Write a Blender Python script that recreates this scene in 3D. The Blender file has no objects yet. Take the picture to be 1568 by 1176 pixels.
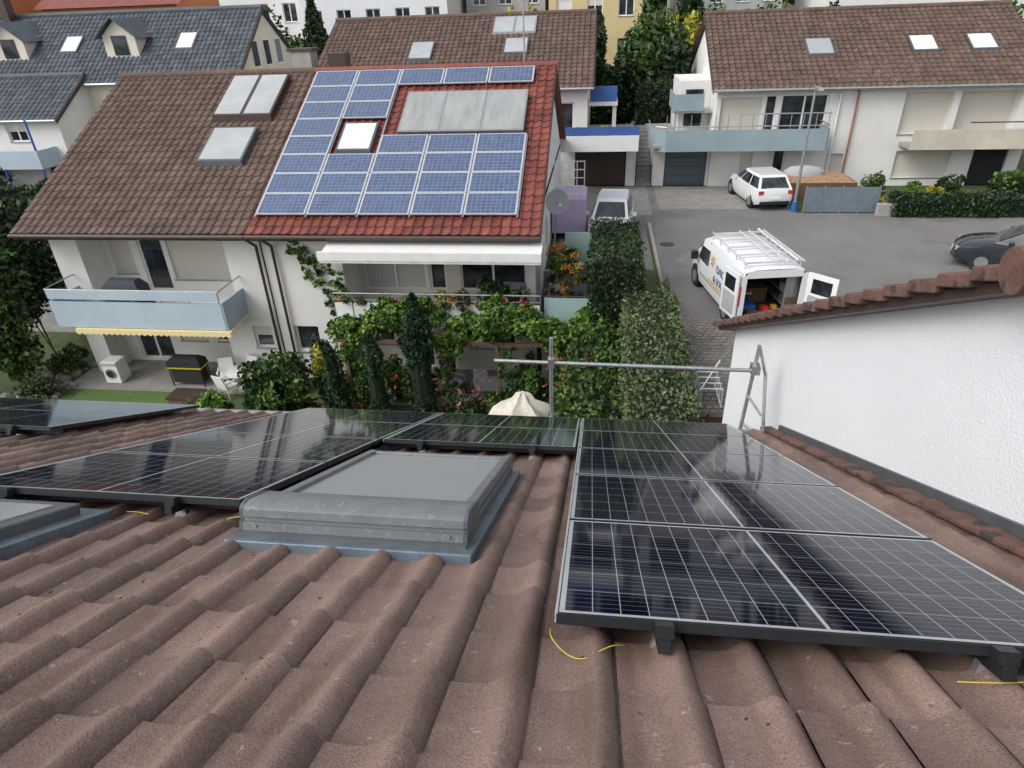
import bpy, math, random
import numpy as np
from mathutils import Matrix, Vector
random.seed(7); rng=np.random.default_rng(7)
SC=bpy.context.scene
# ------------------------------------------------------------------ materials
def nmat(name):
    m=bpy.data.materials.new(name);m.use_nodes=True;nt=m.node_tree
    return m,nt,nt.nodes,nt.links,nt.nodes['Principled BSDF']
def C(c): return (c[0],c[1],c[2],1.0)
def M(name,c1,c2=None,scale=4.0,rough=.7,metal=0.,bump=0.,bscale=40.,coat=0.,spec=.5,c3=None,s3=20.,t3=.62,stretch=None):
    m,nt,N,L,b=nmat(name)
    b.inputs['Roughness'].default_value=rough;b.inputs['Metallic'].default_value=metal
    b.inputs['Coat Weight'].default_value=coat;b.inputs['Coat Roughness'].default_value=.05
    b.inputs['Specular IOR Level'].default_value=spec
    tc=N.new('ShaderNodeTexCoord');vec=tc.outputs['Object']
    if stretch:
        mp=N.new('ShaderNodeMapping');mp.inputs['Scale'].default_value=stretch;L.new(vec,mp.inputs[0]);vec=mp.outputs[0]
    if c2 is None: c2=tuple(x*.82 for x in c1)
    n=N.new('ShaderNodeTexNoise');n.inputs['Scale'].default_value=scale;n.inputs['Detail'].default_value=3;n.inputs['Roughness'].default_value=.65;L.new(vec,n.inputs[0])
    r=N.new('ShaderNodeValToRGB');r.color_ramp.elements[0].position=.35;r.color_ramp.elements[1].position=.65
    r.color_ramp.elements[0].color=C(c2);r.color_ramp.elements[1].color=C(c1);L.new(n.outputs[0],r.inputs[0])
    col=r.outputs[0]
    if c3:
        n3=N.new('ShaderNodeTexNoise');n3.inputs['Scale'].default_value=s3;n3.inputs['Detail'].default_value=2;L.new(vec,n3.inputs[0])
        r3=N.new('ShaderNodeValToRGB');r3.color_ramp.elements[0].position=t3;r3.color_ramp.elements[1].position=t3+.05;L.new(n3.outputs[0],r3.inputs[0])
        mx=N.new('ShaderNodeMixRGB');L.new(r3.outputs[0],mx.inputs[0]);L.new(col,mx.inputs[1]);mx.inputs[2].default_value=C(c3);col=mx.outputs[0]
    L.new(col,b.inputs['Base Color'])
    if bump>0:
        nb=N.new('ShaderNodeTexNoise');nb.inputs['Scale'].default_value=bscale;nb.inputs['Detail'].default_value=2;L.new(vec,nb.inputs[0])
        bp=N.new('ShaderNodeBump');bp.inputs['Strength'].default_value=bump;bp.inputs['Distance'].default_value=.02;L.new(nb.outputs[0],bp.inputs['Height']);L.new(bp.outputs[0],b.inputs['Normal'])
    return m
def tile_mat(name,c1,c2,spot,spot_t=.64,var=.35,rough=.6,spec=.4,s3=14.,fine=90.,famt=.2,bump=.35,streak=None):
    m,nt,N,L,b=nmat(name);b.inputs['Roughness'].default_value=rough;b.inputs['Specular IOR Level'].default_value=spec
    tc=N.new('ShaderNodeTexCoord')
    fl=N.new('ShaderNodeVectorMath');fl.operation='FLOOR';L.new(tc.outputs['UV'],fl.inputs[0])
    wn=N.new('ShaderNodeTexWhiteNoise');wn.noise_dimensions='2D';L.new(fl.outputs[0],wn.inputs[0])
    n=N.new('ShaderNodeTexNoise');n.inputs['Scale'].default_value=1.6;n.inputs['Detail'].default_value=4;n.inputs['Roughness'].default_value=.7;L.new(tc.outputs['Object'],n.inputs[0])
    r=N.new('ShaderNodeValToRGB');r.color_ramp.elements[0].position=.32;r.color_ramp.elements[1].position=.68;r.color_ramp.elements[0].color=C(c2);r.color_ramp.elements[1].color=C(c1);L.new(n.outputs[0],r.inputs[0])
    mr=N.new('ShaderNodeMapRange');mr.inputs[3].default_value=1-var*.6;mr.inputs[4].default_value=1+var*.5;L.new(wn.outputs[0],mr.inputs[0])
    mu=N.new('ShaderNodeVectorMath');mu.operation='SCALE';L.new(r.outputs[0],mu.inputs[0]);L.new(mr.outputs[0],mu.inputs[3])
    n3=N.new('ShaderNodeTexNoise');n3.inputs['Scale'].default_value=s3;n3.inputs['Detail'].default_value=4;n3.inputs['Roughness'].default_value=.7;L.new(tc.outputs['Object'],n3.inputs[0])
    r3=N.new('ShaderNodeValToRGB');r3.color_ramp.elements[0].position=spot_t;r3.color_ramp.elements[1].position=spot_t+.06;L.new(n3.outputs[0],r3.inputs[0])
    mx=N.new('ShaderNodeMixRGB');L.new(r3.outputs[0],mx.inputs[0]);L.new(mu.outputs[0],mx.inputs[1]);mx.inputs[2].default_value=C(spot)
    last=mx.outputs[0]
    if streak:
        mp=N.new('ShaderNodeMapping');mp.inputs['Scale'].default_value=(7,1.1,1.1);L.new(tc.outputs['Object'],mp.inputs[0])
        n5=N.new('ShaderNodeTexNoise');n5.inputs['Scale'].default_value=1.3;n5.inputs['Detail'].default_value=3;L.new(mp.outputs[0],n5.inputs[0])
        r5=N.new('ShaderNodeValToRGB');r5.color_ramp.elements[0].position=.50;r5.color_ramp.elements[1].position=.72;r5.color_ramp.elements[1].color=(.75,.75,.75,1);L.new(n5.outputs[0],r5.inputs[0])
        m5=N.new('ShaderNodeMixRGB');L.new(r5.outputs[0],m5.inputs[0]);L.new(last,m5.inputs[1]);m5.inputs[2].default_value=C(streak);last=m5.outputs[0]
    n4=N.new('ShaderNodeTexNoise');n4.inputs['Scale'].default_value=fine;n4.inputs['Detail'].default_value=2;L.new(tc.outputs['Object'],n4.inputs[0])
    mr4=N.new('ShaderNodeMapRange');mr4.inputs[1].default_value=.3;mr4.inputs[2].default_value=.7;mr4.inputs[3].default_value=1-famt;mr4.inputs[4].default_value=1+famt;L.new(n4.outputs[0],mr4.inputs[0])
    mu4=N.new('ShaderNodeVectorMath');mu4.operation='SCALE';L.new(last,mu4.inputs[0]);L.new(mr4.outputs[0],mu4.inputs[3])
    L.new(mu4.outputs[0],b.inputs['Base Color'])
    if bump>0:
        bp=N.new('ShaderNodeBump');bp.inputs['Strength'].default_value=bump;bp.inputs['Distance'].default_value=.004;L.new(n4.outputs[0],bp.inputs['Height']);L.new(bp.outputs[0],b.inputs['Normal'])
    return m
def pv_mat(name,cell,line,nu,nv,lw,border,mid=0.,rough=.08,bus=0,var=0.,spec=.5,aspect=1.0):
    """UV 0..1 across one module; white-backed gaps between cells"""
    m,nt,N,L,b=nmat(name);b.inputs['Roughness'].default_value=rough;b.inputs['Specular IOR Level'].default_value=spec
    tc=N.new('ShaderNodeTexCoord');sp=N.new('ShaderNodeSeparateXYZ');L.new(tc.outputs['UV'],sp.inputs[0])
    def mt(op,a,bv=None):
        n=N.new('ShaderNodeMath');n.operation=op
        for i,v in enumerate((a,bv)):
            if v is None: continue
            if isinstance(v,(int,float)): n.inputs[i].default_value=v
            else: L.new(v,n.inputs[i])
        return n.outputs[0]
    fu=mt('FRACT',sp.outputs[0]);fv=mt('FRACT',sp.outputs[1])
    def grid(f,n,w,bd):
        s=mt('MULTIPLY',mt('SUBTRACT',f,bd),n/(1-2*bd))
        fr=mt('FRACT',s);d=mt('MINIMUM',fr,mt('SUBTRACT',1.0,fr))
        return mt('LESS_THAN',d,w*n)
    gu=grid(fu,nu,lw,border);gv=grid(fv,nv,lw*aspect,border*aspect)
    bu=mt('LESS_THAN',mt('MINIMUM',fu,mt('SUBTRACT',1.0,fu)),border)
    bv=mt('LESS_THAN',mt('MINIMUM',fv,mt('SUBTRACT',1.0,fv)),border*aspect)
    a=mt('MAXIMUM',mt('MULTIPLY',mt('MAXIMUM',gu,gv),.8),mt('MAXIMUM',bu,bv))
    if mid>0:
        a=mt('MAXIMUM',a,mt('LESS_THAN',mt('ABSOLUTE',mt('SUBTRACT',fu,.5)),mid))
    if bus:
        s=mt('FRACT',mt('MULTIPLY',fv,nv*bus));d=mt('ABSOLUTE',mt('SUBTRACT',s,.5))
        a=mt('MAXIMUM',a,mt('MULTIPLY',mt('LESS_THAN',d,.05),.22))
    mx=N.new('ShaderNodeMixRGB');L.new(a,mx.inputs[0]);mx.inputs[2].default_value=C(line)
    if var>0:
        s3=N.new('ShaderNodeCombineXYZ');L.new(mt('FLOOR',mt('MULTIPLY',sp.outputs[0],nu)),s3.inputs[0]);L.new(mt('FLOOR',mt('MULTIPLY',sp.outputs[1],nv)),s3.inputs[1])
        wn=N.new('ShaderNodeTexWhiteNoise');wn.noise_dimensions='2D';L.new(s3.outputs[0],wn.inputs[0])
        mr=N.new('ShaderNodeMapRange');mr.inputs[3].default_value=1-var;mr.inputs[4].default_value=1+var;L.new(wn.outputs[0],mr.inputs[0])
        mu=N.new('ShaderNodeVectorMath');mu.operation='SCALE';mu.inputs[0].default_value=cell;L.new(mr.outputs[0],mu.inputs[3]);L.new(mu.outputs[0],mx.inputs[1])
    else: mx.inputs[1].default_value=C(cell)
    L.new(mx.outputs[0],b.inputs['Base Color'])
    return m
def leaf_mat(name,cols,rough=.55):
    m,nt,N,L,b=nmat(name);b.inputs['Roughness'].default_value=rough;b.inputs['Specular IOR Level'].default_value=.3
    g=N.new('ShaderNodeNewGeometry');tc=N.new('ShaderNodeTexCoord')
    n=N.new('ShaderNodeTexNoise');n.inputs['Scale'].default_value=1.3;n.inputs['Detail'].default_value=2;L.new(tc.outputs['Object'],n.inputs[0])
    ad=N.new('ShaderNodeMath');ad.operation='ADD';L.new(g.outputs['Random Per Island'],ad.inputs[0])
    s=N.new('ShaderNodeMath');s.operation='MULTIPLY_ADD';s.inputs[1].default_value=2.2;s.inputs[2].default_value=-1.1;L.new(n.outputs[0],s.inputs[0]);L.new(s.outputs[0],ad.inputs[1])
    r=N.new('ShaderNodeValToRGB');e=r.color_ramp.elements
    e[0].color=C(cols[0]);e[0].position=0;e[1].color=C(cols[-1]);e[1].position=1
    for i,c in enumerate(cols[1:-1]): q=e.new((i+1)/(len(cols)-1));q.color=C(c)
    L.new(ad.outputs[0],r.inputs[0]);L.new(r.outputs[0],b.inputs['Base Color'])
    return m
def slat_mat(name,c,per,axis=2,rough=.6,dark=.6):
    m,nt,N,L,b=nmat(name);b.inputs['Roughness'].default_value=rough
    tc=N.new('ShaderNodeTexCoord');sp=N.new('ShaderNodeSeparateXYZ');L.new(tc.outputs['Object'],sp.inputs[0])
    a=N.new('ShaderNodeMath');a.operation='MULTIPLY';a.inputs[1].default_value=1/per;L.new(sp.outputs[axis],a.inputs[0])
    f=N.new('ShaderNodeMath');f.operation='FRACT';L.new(a.outputs[0],f.inputs[0])
    r=N.new('ShaderNodeValToRGB');r.color_ramp.elements[0].color=C(tuple(x*dark for x in c));r.color_ramp.elements[1].color=C(c);r.color_ramp.elements[1].position=.18;L.new(f.outputs[0],r.inputs[0]);L.new(r.outputs[0],b.inputs['Base Color'])
    return m
def glass_mat(name,c,rough=.05):
    m,nt,N,L,b=nmat(name);b.inputs['Roughness'].default_value=rough;b.inputs['Specular IOR Level'].default_value=.8
    tc=N.new('ShaderNodeTexCoord');n=N.new('ShaderNodeTexNoise');n.inputs['Scale'].default_value=1.7;n.inputs['Detail'].default_value=2;L.new(tc.outputs['Object'],n.inputs[0])
    r=N.new('ShaderNodeValToRGB');r.color_ramp.elements[0].position=.4;r.color_ramp.elements[1].position=.7;r.color_ramp.elements[0].color=C(c);r.color_ramp.elements[1].color=C(tuple(x*3+.02 for x in c));L.new(n.outputs[0],r.inputs[0]);L.new(r.outputs[0],b.inputs['Base Color'])
    return m
T_NEAR=tile_mat('roof_tile_near',(.262,.178,.147),(.170,.112,.092),(.33,.265,.23),.63,.38,.66,.4,17.,150.,.30,.9,(.110,.068,.048))
T_BROWN=tile_mat('roof_tile_brown',(.145,.098,.078),(.088,.060,.048),(.30,.27,.22),.66,.26,.8,.3,9.,60.,.25,0)
T_RED=tile_mat('roof_tile_red',(.225,.062,.045),(.13,.037,.03),(.08,.03,.03),.62,.5,.55,.4,5.,60.,.2,0)
T_GREY=tile_mat('roof_tile_grey',(.10,.115,.135),(.07,.08,.095),(.14,.15,.16),.66,.4,.7,.3,5.,60.,.2,0)
WHITE=M('white_render',(.74,.73,.71),(.67,.665,.645),.7,.9)
WHITE2=M('bright_render',(.73,.745,.77),(.69,.705,.73),.5,.9,bump=.35,bscale=60)
CREAM=M('cream_render',(.68,.64,.55),(.62,.58,.49),.6,.9)
YELLOW=M('ochre_render',(.62,.50,.27),(.56,.45,.24),.6,.9)
ORANGE=M('orange_render',(.55,.22,.1),(.5,.2,.09),.6,.9)
GREYR=M('grey_render',(.40,.41,.42),None,.6,.9)
PLASTIC_W=M('white_frame',(.78,.78,.77),(.72,.72,.71),3,.4)
BALC=M('pale_blue_panel',(.42,.50,.58),(.37,.45,.53),1.0,.6)
BALC2=M('blue_grey_panel',(.28,.35,.39),(.24,.31,.34),1.0,.6)
BALC3=M('deep_blue_panel',(.05,.12,.36),(.04,.1,.3),1.0,.6)
BALC4=M('cream_panel',(.6,.56,.46),None,1.0,.6)
LILAC=M('lilac_panel',(.52,.42,.62),(.47,.37,.57),1.0,.6)
SHUT=slat_mat('beige_shutter',(.60,.57,.50),.055)
SHUTW=slat_mat('white_shutter',(.72,.71,.68),.055)
GARAGE=slat_mat('garage_door_grey',(.085,.11,.13),.45,2,.6,.5)
GARAGE_B=slat_mat('garage_door_brown',(.05,.03,.022),.16,0,.6,.5)
GLASS=glass_mat('window_glass',(.012,.016,.02))
GLASSR=M('roof_glass',(.42,.44,.45),(.34,.36,.37),.6,.12)
CURT=slat_mat('curtain',(.55,.55,.53),.11,0,.9,.45)
ALU=M('aluminium',(.45,.46,.47),None,4,.35,metal=.7)
GALV=M('galvanised_steel',(.50,.51,.52),(.38,.39,.4),14,.42,metal=.75)
SILVER=M('silver_frame',(.55,.57,.6),None,4,.4,metal=.3)
BLACKF=M('black_frame',(.035,.037,.042),(.025,.027,.03),8,.4,metal=.4)
ANTH=M('anthracite_metal',(.12,.133,.142),(.10,.11,.12),6,.45,metal=.3,bump=.05)
ANTHL=M('grey_cover_metal',(.21,.228,.235),(.175,.19,.198),9,.42,metal=.3,c3=(.24,.255,.26),s3=30,t3=.6)
FLASH=M('lead_flashing',(.16,.20,.24),(.11,.145,.18),6,.5,metal=.3,bump=.3,bscale=12)
DARK=M('dark_void',(.02,.02,.02),None,4,.9)
BROWNM=M('brown_metal',(.07,.045,.038),None,4,.5,metal=.2)
WOOD=M('wood',(.17,.10,.06),(.11,.065,.04),6,.8,bump=.3,stretch=(8,8,1))
ASPH=M('asphalt',(.195,.19,.183),(.155,.151,.146),.35,.95,bump=.3,bscale=70,c3=(.145,.142,.138),s3=.5,t3=.60)
PAVE=M('concrete_paving',(.28,.27,.255),(.215,.205,.19),2.,.9)
GRASS=M('ground_grass',(.07,.10,.03),(.045,.065,.022),2.,.95,c3=(.10,.085,.05),s3=3,t3=.6)
LAWN=M('lawn',(.10,.17,.04),(.07,.13,.03),9.,.95,bump=.6,bscale=60)
SOIL=M('soil',(.07,.05,.035),(.045,.035,.025),5,.95,bump=.5)
STONE=M('stone',(.24,.22,.195),(.14,.13,.115),4,.9,bump=.6,bscale=9)
CONC=M('concrete',(.36,.35,.33),(.28,.27,.255),3,.9)
BARK=M('bark',(.09,.065,.045),(.05,.035,.028),12,.9)
RUBBER=M('rubber',(.02,.02,.02),None,6,.85)
YELLOWC=M('yellow_cable',(.65,.52,.04),None,5,.5)
BRICKR=M('brown_verge_tile',(.165,.085,.063),(.10,.05,.04),7,.8,bump=.3,c3=(.05,.04,.035),s3=6,t3=.55)
FABW=M('cream_cloth',(.66,.63,.55),(.52,.49,.42),5,.9,bump=.8,bscale=4)
FABY=slat_mat('yellow_stripe_cloth',(.75,.62,.32),.22,0,.9,.9)
TEAL=M('frosted_glass',(.40,.55,.52),(.33,.48,.46),2,.25)
RED=M('red_plastic',(.5,.04,.03),None,4,.4)
BLUEP=M('blue_paint',(.03,.12,.42),None,4,.4)
ORG=M('orange_logo',(.75,.38,.02),None,4,.5)
LETT=M('blue_lettering',(.03,.12,.30),None,4,.5)
G_MIX=leaf_mat('leaves_mixed',[(.012,.028,.008),(.03,.065,.014),(.055,.11,.022),(.10,.17,.035)])
G_DARK=leaf_mat('leaves_dark',[(.008,.018,.008),(.014,.034,.012),(.025,.055,.018),(.045,.08,.025)])
G_VINE=leaf_mat('leaves_vine',[(.02,.05,.01),(.05,.11,.018),(.09,.18,.03),(.16,.25,.045)])
G_HEDGE=leaf_mat('leaves_hedge',[(.03,.05,.02),(.06,.095,.03),(.10,.145,.055),(.16,.205,.10)])
G_THUJA=leaf_mat('leaves_thuja',[(.008,.022,.010),(.014,.04,.018),(.022,.06,.025),(.04,.085,.03)])
G_YEL=leaf_mat('leaves_yellow',[(.10,.13,.02),(.25,.25,.03),(.42,.36,.04),(.5,.42,.06)])
G_RED=leaf_mat('flowers_red',[(.35,.02,.02),(.5,.05,.03),(.45,.10,.15),(.6,.2,.3)])
G_ORA=leaf_mat('flowers_orange',[(.05,.1,.02),(.12,.14,.02),(.5,.18,.03),(.6,.28,.03)])
PV_NEAR=pv_mat('pv_module_glass',(.003,.005,.015),(.40,.42,.44),18,6,.0010,.010,mid=.0038,rough=.06,bus=5,var=.3,aspect=1.45,spec=.22)
PV_FAR=pv_mat('pv_module_blue',(.065,.10,.19),(.46,.49,.53),10,6,.0018,.014,rough=.2,var=.15,aspect=1.7,spec=.75)
# ------------------------------------------------------------------ mesh helpers
class MB:
    def __init__(s,mats): s.v=[];s.f=[];s.m=[];s.uv=[];s.mats=mats if isinstance(mats,list) else [mats];s.X=None
    def P(s,p):
        if s.X is not None: p=s.X@Vector(p)
        s.v.append((p[0],p[1],p[2]));return len(s.v)-1
    def face(s,pts,mi=0,uv=None):
        s.f.append([s.P(p) for p in pts]);s.m.append(mi);s.uv.append(uv)
    def hexa(s,p,mi=0):
        b=[s.P(q) for q in p]
        for q in ((0,3,2,1),(4,5,6,7),(0,1,5,4),(1,2,6,5),(2,3,7,6),(3,0,4,7)):
            s.f.append([b[i] for i in q]);s.m.append(mi);s.uv.append(None)
    def box(s,x0,x1,y0,y1,z0,z1,mi=0):
        s.hexa([(x0,y0,z0),(x1,y0,z0),(x1,y1,z0),(x0,y1,z0),(x0,y0,z1),(x1,y0,z1),(x1,y1,z1),(x0,y1,z1)],mi)
    def tube(s,a,b,r,n=10,r2=None,mi=0,cap=True):
        a=Vector(a);b=Vector(b);r2=r if r2 is None else r2;d=(b-a).normalized()
        t=Vector((0,0,1)) if abs(d.z)<.9 else Vector((1,0,0));e1=d.cross(t).normalized();e2=d.cross(e1)
        A=[];B=[]
        for i in range(n):
            w=2*math.pi*i/n;o=e1*math.cos(w)+e2*math.sin(w);A.append(s.P(a+o*r));B.append(s.P(b+o*r2))
        for i in range(n):
            j=(i+1)%n;s.f.append([A[i],A[j],B[j],B[i]]);s.m.append(mi);s.uv.append(None)
        if cap:
            s.f.append(A[::-1]);s.m.append(mi);s.uv.append(None);s.f.append(B);s.m.append(mi);s.uv.append(None)
    def loft(s,rings,mi=0,closed=True,cap=True,mf=None):
        R=[[s.P(p) for p in r] for r in rings];n=len(R[0])
        for k in range(len(R)-1):
            for i in range(n if closed else n-1):
                j=(i+1)%n;s.f.append([R[k][i],R[k][j],R[k+1][j],R[k+1][i]]);s.m.append(mf(k,i) if mf else mi);s.uv.append(None)
        if cap:
            for r,_ in ((R[0][::-1],0),(R[-1],1)): s.f.append(r);s.m.append(mi);s.uv.append(None)
    def make(s,name,parent=None,smooth=False,bevel=0.):
        me=bpy.data.meshes.new(name);me.from_pydata(s.v,[],s.f)
        for m in s.mats: me.materials.append(m)
        me.polygons.foreach_set('material_index',s.m)
        if any(u is not None for u in s.uv):
            ul=me.uv_layers.new(name='UVMap');k=0
            for fi,f in enumerate(s.f):
                u=s.uv[fi]
                for i in range(len(f)):
                    if u: ul.data[k].uv=u[i]
                    k+=1
        if smooth: me.polygons.foreach_set('use_smooth',[True]*len(s.f))
        me.update();ob=bpy.data.objects.new(name,me);SC.collection.objects.link(ob)
        if smooth:
            me.validate()
            try: me.set_sharp_from_angle(angle=math.radians(35))
            except Exception: pass
        if bevel>0:
            bm=ob.modifiers.new('b','BEVEL');bm.width=bevel;bm.segments=2;bm.limit_method='ANGLE'
        if parent: ob.parent=parent
        return ob
class Grp:
    def __init__(s,name): s.e=bpy.data.objects.new(name,None);s.e.empty_display_size=.3;SC.collection.objects.link(s.e);s.p={}
    def mb(s,part,mat):
        if part not in s.p: s.p[part]=MB(mat)
        return s.p[part]
    def done(s,smooth=(),bevel={}):
        for k,m in s.p.items():
            if m.f: m.make(k,s.e,k in smooth,bevel.get(k,0))
        return s.e
PROF=[(0,.002),(.08,0),(.20,-.001),(.34,0),(.44,.003),(.51,.009),(.575,.019),(.64,.031),(.70,.040),(.76,.044),(.82,.040),(.88,.030),(.93,.015),(.955,.004),(.965,-.006),(1.0,-.006)]
PROF_LO=[(0,0),(.45,0),(.6,.03),(.75,.05),(.88,.035),(.96,-.012),(1,-.008)]
def roof_tiles(name,parent,origin,sgn,width,length,slope,mat,roll=.25,course=.345,step=.022,prof=PROF,jit=.003,hs=1.0):
    f=np.array([p[0] for p in prof]);h=np.array([p[1] for p in prof])*hs
    nt=int(round(width/roll));roll=width/nt;nc=int(math.ceil(length/course))
    P=len(f);U=(np.arange(nt)[:,None]+f[None,:])*roll
    jt=rng.normal(0,jit,(nc,nt));ju=rng.normal(0,jit*.8,(nc,nt));ja=rng.normal(0,jit*.8,(nc,nt))
    V=np.zeros((nc,nt,4,P,3))
    for c in range(nc):
        v0=c*course;v1=min(length,(c+1)*course)+.01
        for r,(v,hh) in enumerate(((v0,-.012),(v0,step),(v0,step),(v1,0.))):
            H=(h[None,:] if r else h[None,:]*.6)+hh+jt[c][:,None]+(ja[c][:,None]*(f[None,:]-.5))
            V[c,:,r,:,0]=U+ju[c][:,None]*.5;V[c,:,r,:,1]=v+(ju[c][:,None] if r<3 else 0);V[c,:,r,:,2]=H
    es=np.array([0,sgn*math.cos(slope),math.sin(slope)]);n=np.array([0,-sgn*math.sin(slope),math.cos(slope)]);ex=np.array([1.,0,0])
    W=V.reshape(-1,3);W=np.array(origin)+W[:,:1]*ex+W[:,1:2]*es+W[:,2:3]*n
    idx=np.arange(nc*nt*4*P).reshape(nc,nt,4,P);F=[]
    for r in (0,2):
        a=idx[:,:,r,:-1].ravel();b=idx[:,:,r,1:].ravel();c_=idx[:,:,r+1,1:].ravel();d=idx[:,:,r+1,:-1].ravel()
        F.append(np.stack([a,b,c_,d],1))
    F=np.concatenate(F)
    cc,tt,rr,pp=np.meshgrid(np.arange(nc),np.arange(nt),np.arange(4),np.arange(P),indexing='ij')
    uvv=np.stack([tt+f[pp]*.98+.01,cc+np.array([.05,.05,.05,.95])[rr]],-1).reshape(-1,2)
    me=bpy.data.meshes.new(name);me.vertices.add(len(W));me.vertices.foreach_set('co',W.ravel())
    me.loops.add(F.size);me.loops.foreach_set('vertex_index',F.ravel().astype(np.int32));me.polygons.add(len(F))
    me.polygons.foreach_set('loop_start',np.arange(0,F.size,4,dtype=np.int32));me.polygons.foreach_set('loop_total',np.full(len(F),4,dtype=np.int32))
    ul=me.uv_layers.new(name='UVMap');ul.data.foreach_set('uv',uvv[F.ravel()].ravel())
    me.polygons.foreach_set('use_smooth',[True]*len(F));me.materials.append(mat);me.update(calc_edges=True);me.validate()
    ob=bpy.data.objects.new(name,me);SC.collection.objects.link(ob);ob.parent=parent;return ob
def leaves(name,pts,size,mat,parent=None,flat=.0,elong=1.5):
    pts=np.asarray(pts);n=len(pts);s=size*rng.uniform(.6,1.4,n)[:,None]
    a=rng.normal(size=(n,3));a[:,2]*=(1-flat);a/=np.linalg.norm(a,axis=1)[:,None]
    b=np.cross(a,rng.normal(size=(n,3)));b/=np.linalg.norm(b,axis=1)[:,None]
    V=np.stack([pts-a*s*.5*elong,pts-b*s*.42,pts+a*s*.5*elong,pts+b*s*.42],1).reshape(-1,3)
    me=bpy.data.meshes.new(name);me.vertices.add(4*n);me.vertices.foreach_set('co',V.ravel())
    me.loops.add(4*n);me.loops.foreach_set('vertex_index',np.arange(4*n,dtype=np.int32));me.polygons.add(n)
    me.polygons.foreach_set('loop_start',np.arange(0,4*n,4,dtype=np.int32));me.polygons.foreach_set('loop_total',np.full(n,4,dtype=np.int32))
    me.materials.append(mat);me.update(calc_edges=True)
    ob=bpy.data.objects.new(name,me);SC.collection.objects.link(ob)
    if parent: ob.parent=parent
    return ob
def ell(c,r,n,clumps=14,cr=.42):
    c=np.array(c);r=np.array(r);d=rng.normal(size=(clumps,3));d/=np.linalg.norm(d,axis=1)[:,None]
    cc=d*rng.uniform(.25,.85,(clumps,1));k=rng.integers(0,clumps,n)
    e=rng.normal(size=(n,3));e/=np.linalg.norm(e,axis=1)[:,None]
    rad=cr*rng.uniform(.55,1.35,clumps)[k][:,None]*rng.uniform(.55,1.0,(n,1))
    return c+(cc[k]+e*rad)*r
def shrub(name,c,r,n,size,mat,clumps=14):
    e=bpy.data.objects.new(name,None);SC.collection.objects.link(e)
    ctr=(c[0],c[1],c[2]+r[2]*.95)
    leaves('foliage',ell(ctr,r,n,clumps),size,mat,e)
    m=MB(BARK)
    for i in range(5):
        a=rng.uniform(0,6.28);m.tube((c[0],c[1],c[2]-.05),(c[0]+math.cos(a)*r[0]*.5,c[1]+math.sin(a)*r[1]*.5,c[2]+r[2]*1.2),.03,6,.012)
    m.make('stems',e);return e
def tree(name,x,y,z,h,r,n,size,mat,crown=.6,clumps=26):
    e=bpy.data.objects.new(name,None);SC.collection.objects.link(e);m=MB(BARK)
    th=h*(1-crown);m.tube((x,y,z-.1),(x+.05,y,z+h*.75),.035*h*.5,8,.02)
    for i in range(7):
        a=rng.uniform(0,6.28);z0=z+th*.8+rng.uniform(0,.3)*h
        m.tube((x,y,z0),(x+math.cos(a)*r*.7,y+math.sin(a)*r*.7,z0+r*.6),.05,6,.015)
    m.make('trunk',e)
    leaves('foliage',ell((x,y,z+th+h*crown*.5),(r,r,h*crown*.52),n,clumps),size,mat,e);return e
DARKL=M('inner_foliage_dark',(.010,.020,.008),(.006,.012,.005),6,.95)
def column_tree(name,x,y,z,h,r,n,mat=None,size=.07):
    e=bpy.data.objects.new(name,None);SC.collection.objects.link(e)
    t=rng.uniform(0,1,n);prof=np.minimum(1,(1-t)*3.2)**.7*(.75+.25*np.sin(t*9+x))
    a=rng.uniform(0,6.28,n);lump=1+.16*np.sin(a*5+t*14)+.1*np.sin(a*3-t*31)
    rr=r*prof*lump*np.sqrt(rng.uniform(.45,1.,n))
    leaves('foliage',np.stack([x+rr*np.cos(a),y+rr*np.sin(a),z+.1+t*h],1),size,mat or G_THUJA,e,elong=2.2)
    m=MB(BARK);m.tube((x,y,z-.1),(x,y,z+h*.9),.06,8,.01);m.make('trunk',e)
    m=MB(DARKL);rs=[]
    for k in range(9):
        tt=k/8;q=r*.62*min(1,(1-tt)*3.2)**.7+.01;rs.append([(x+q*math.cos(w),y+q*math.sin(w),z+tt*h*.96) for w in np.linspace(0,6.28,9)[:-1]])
    m.loft(rs);m.make('inner_foliage',e,True);return e
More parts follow.
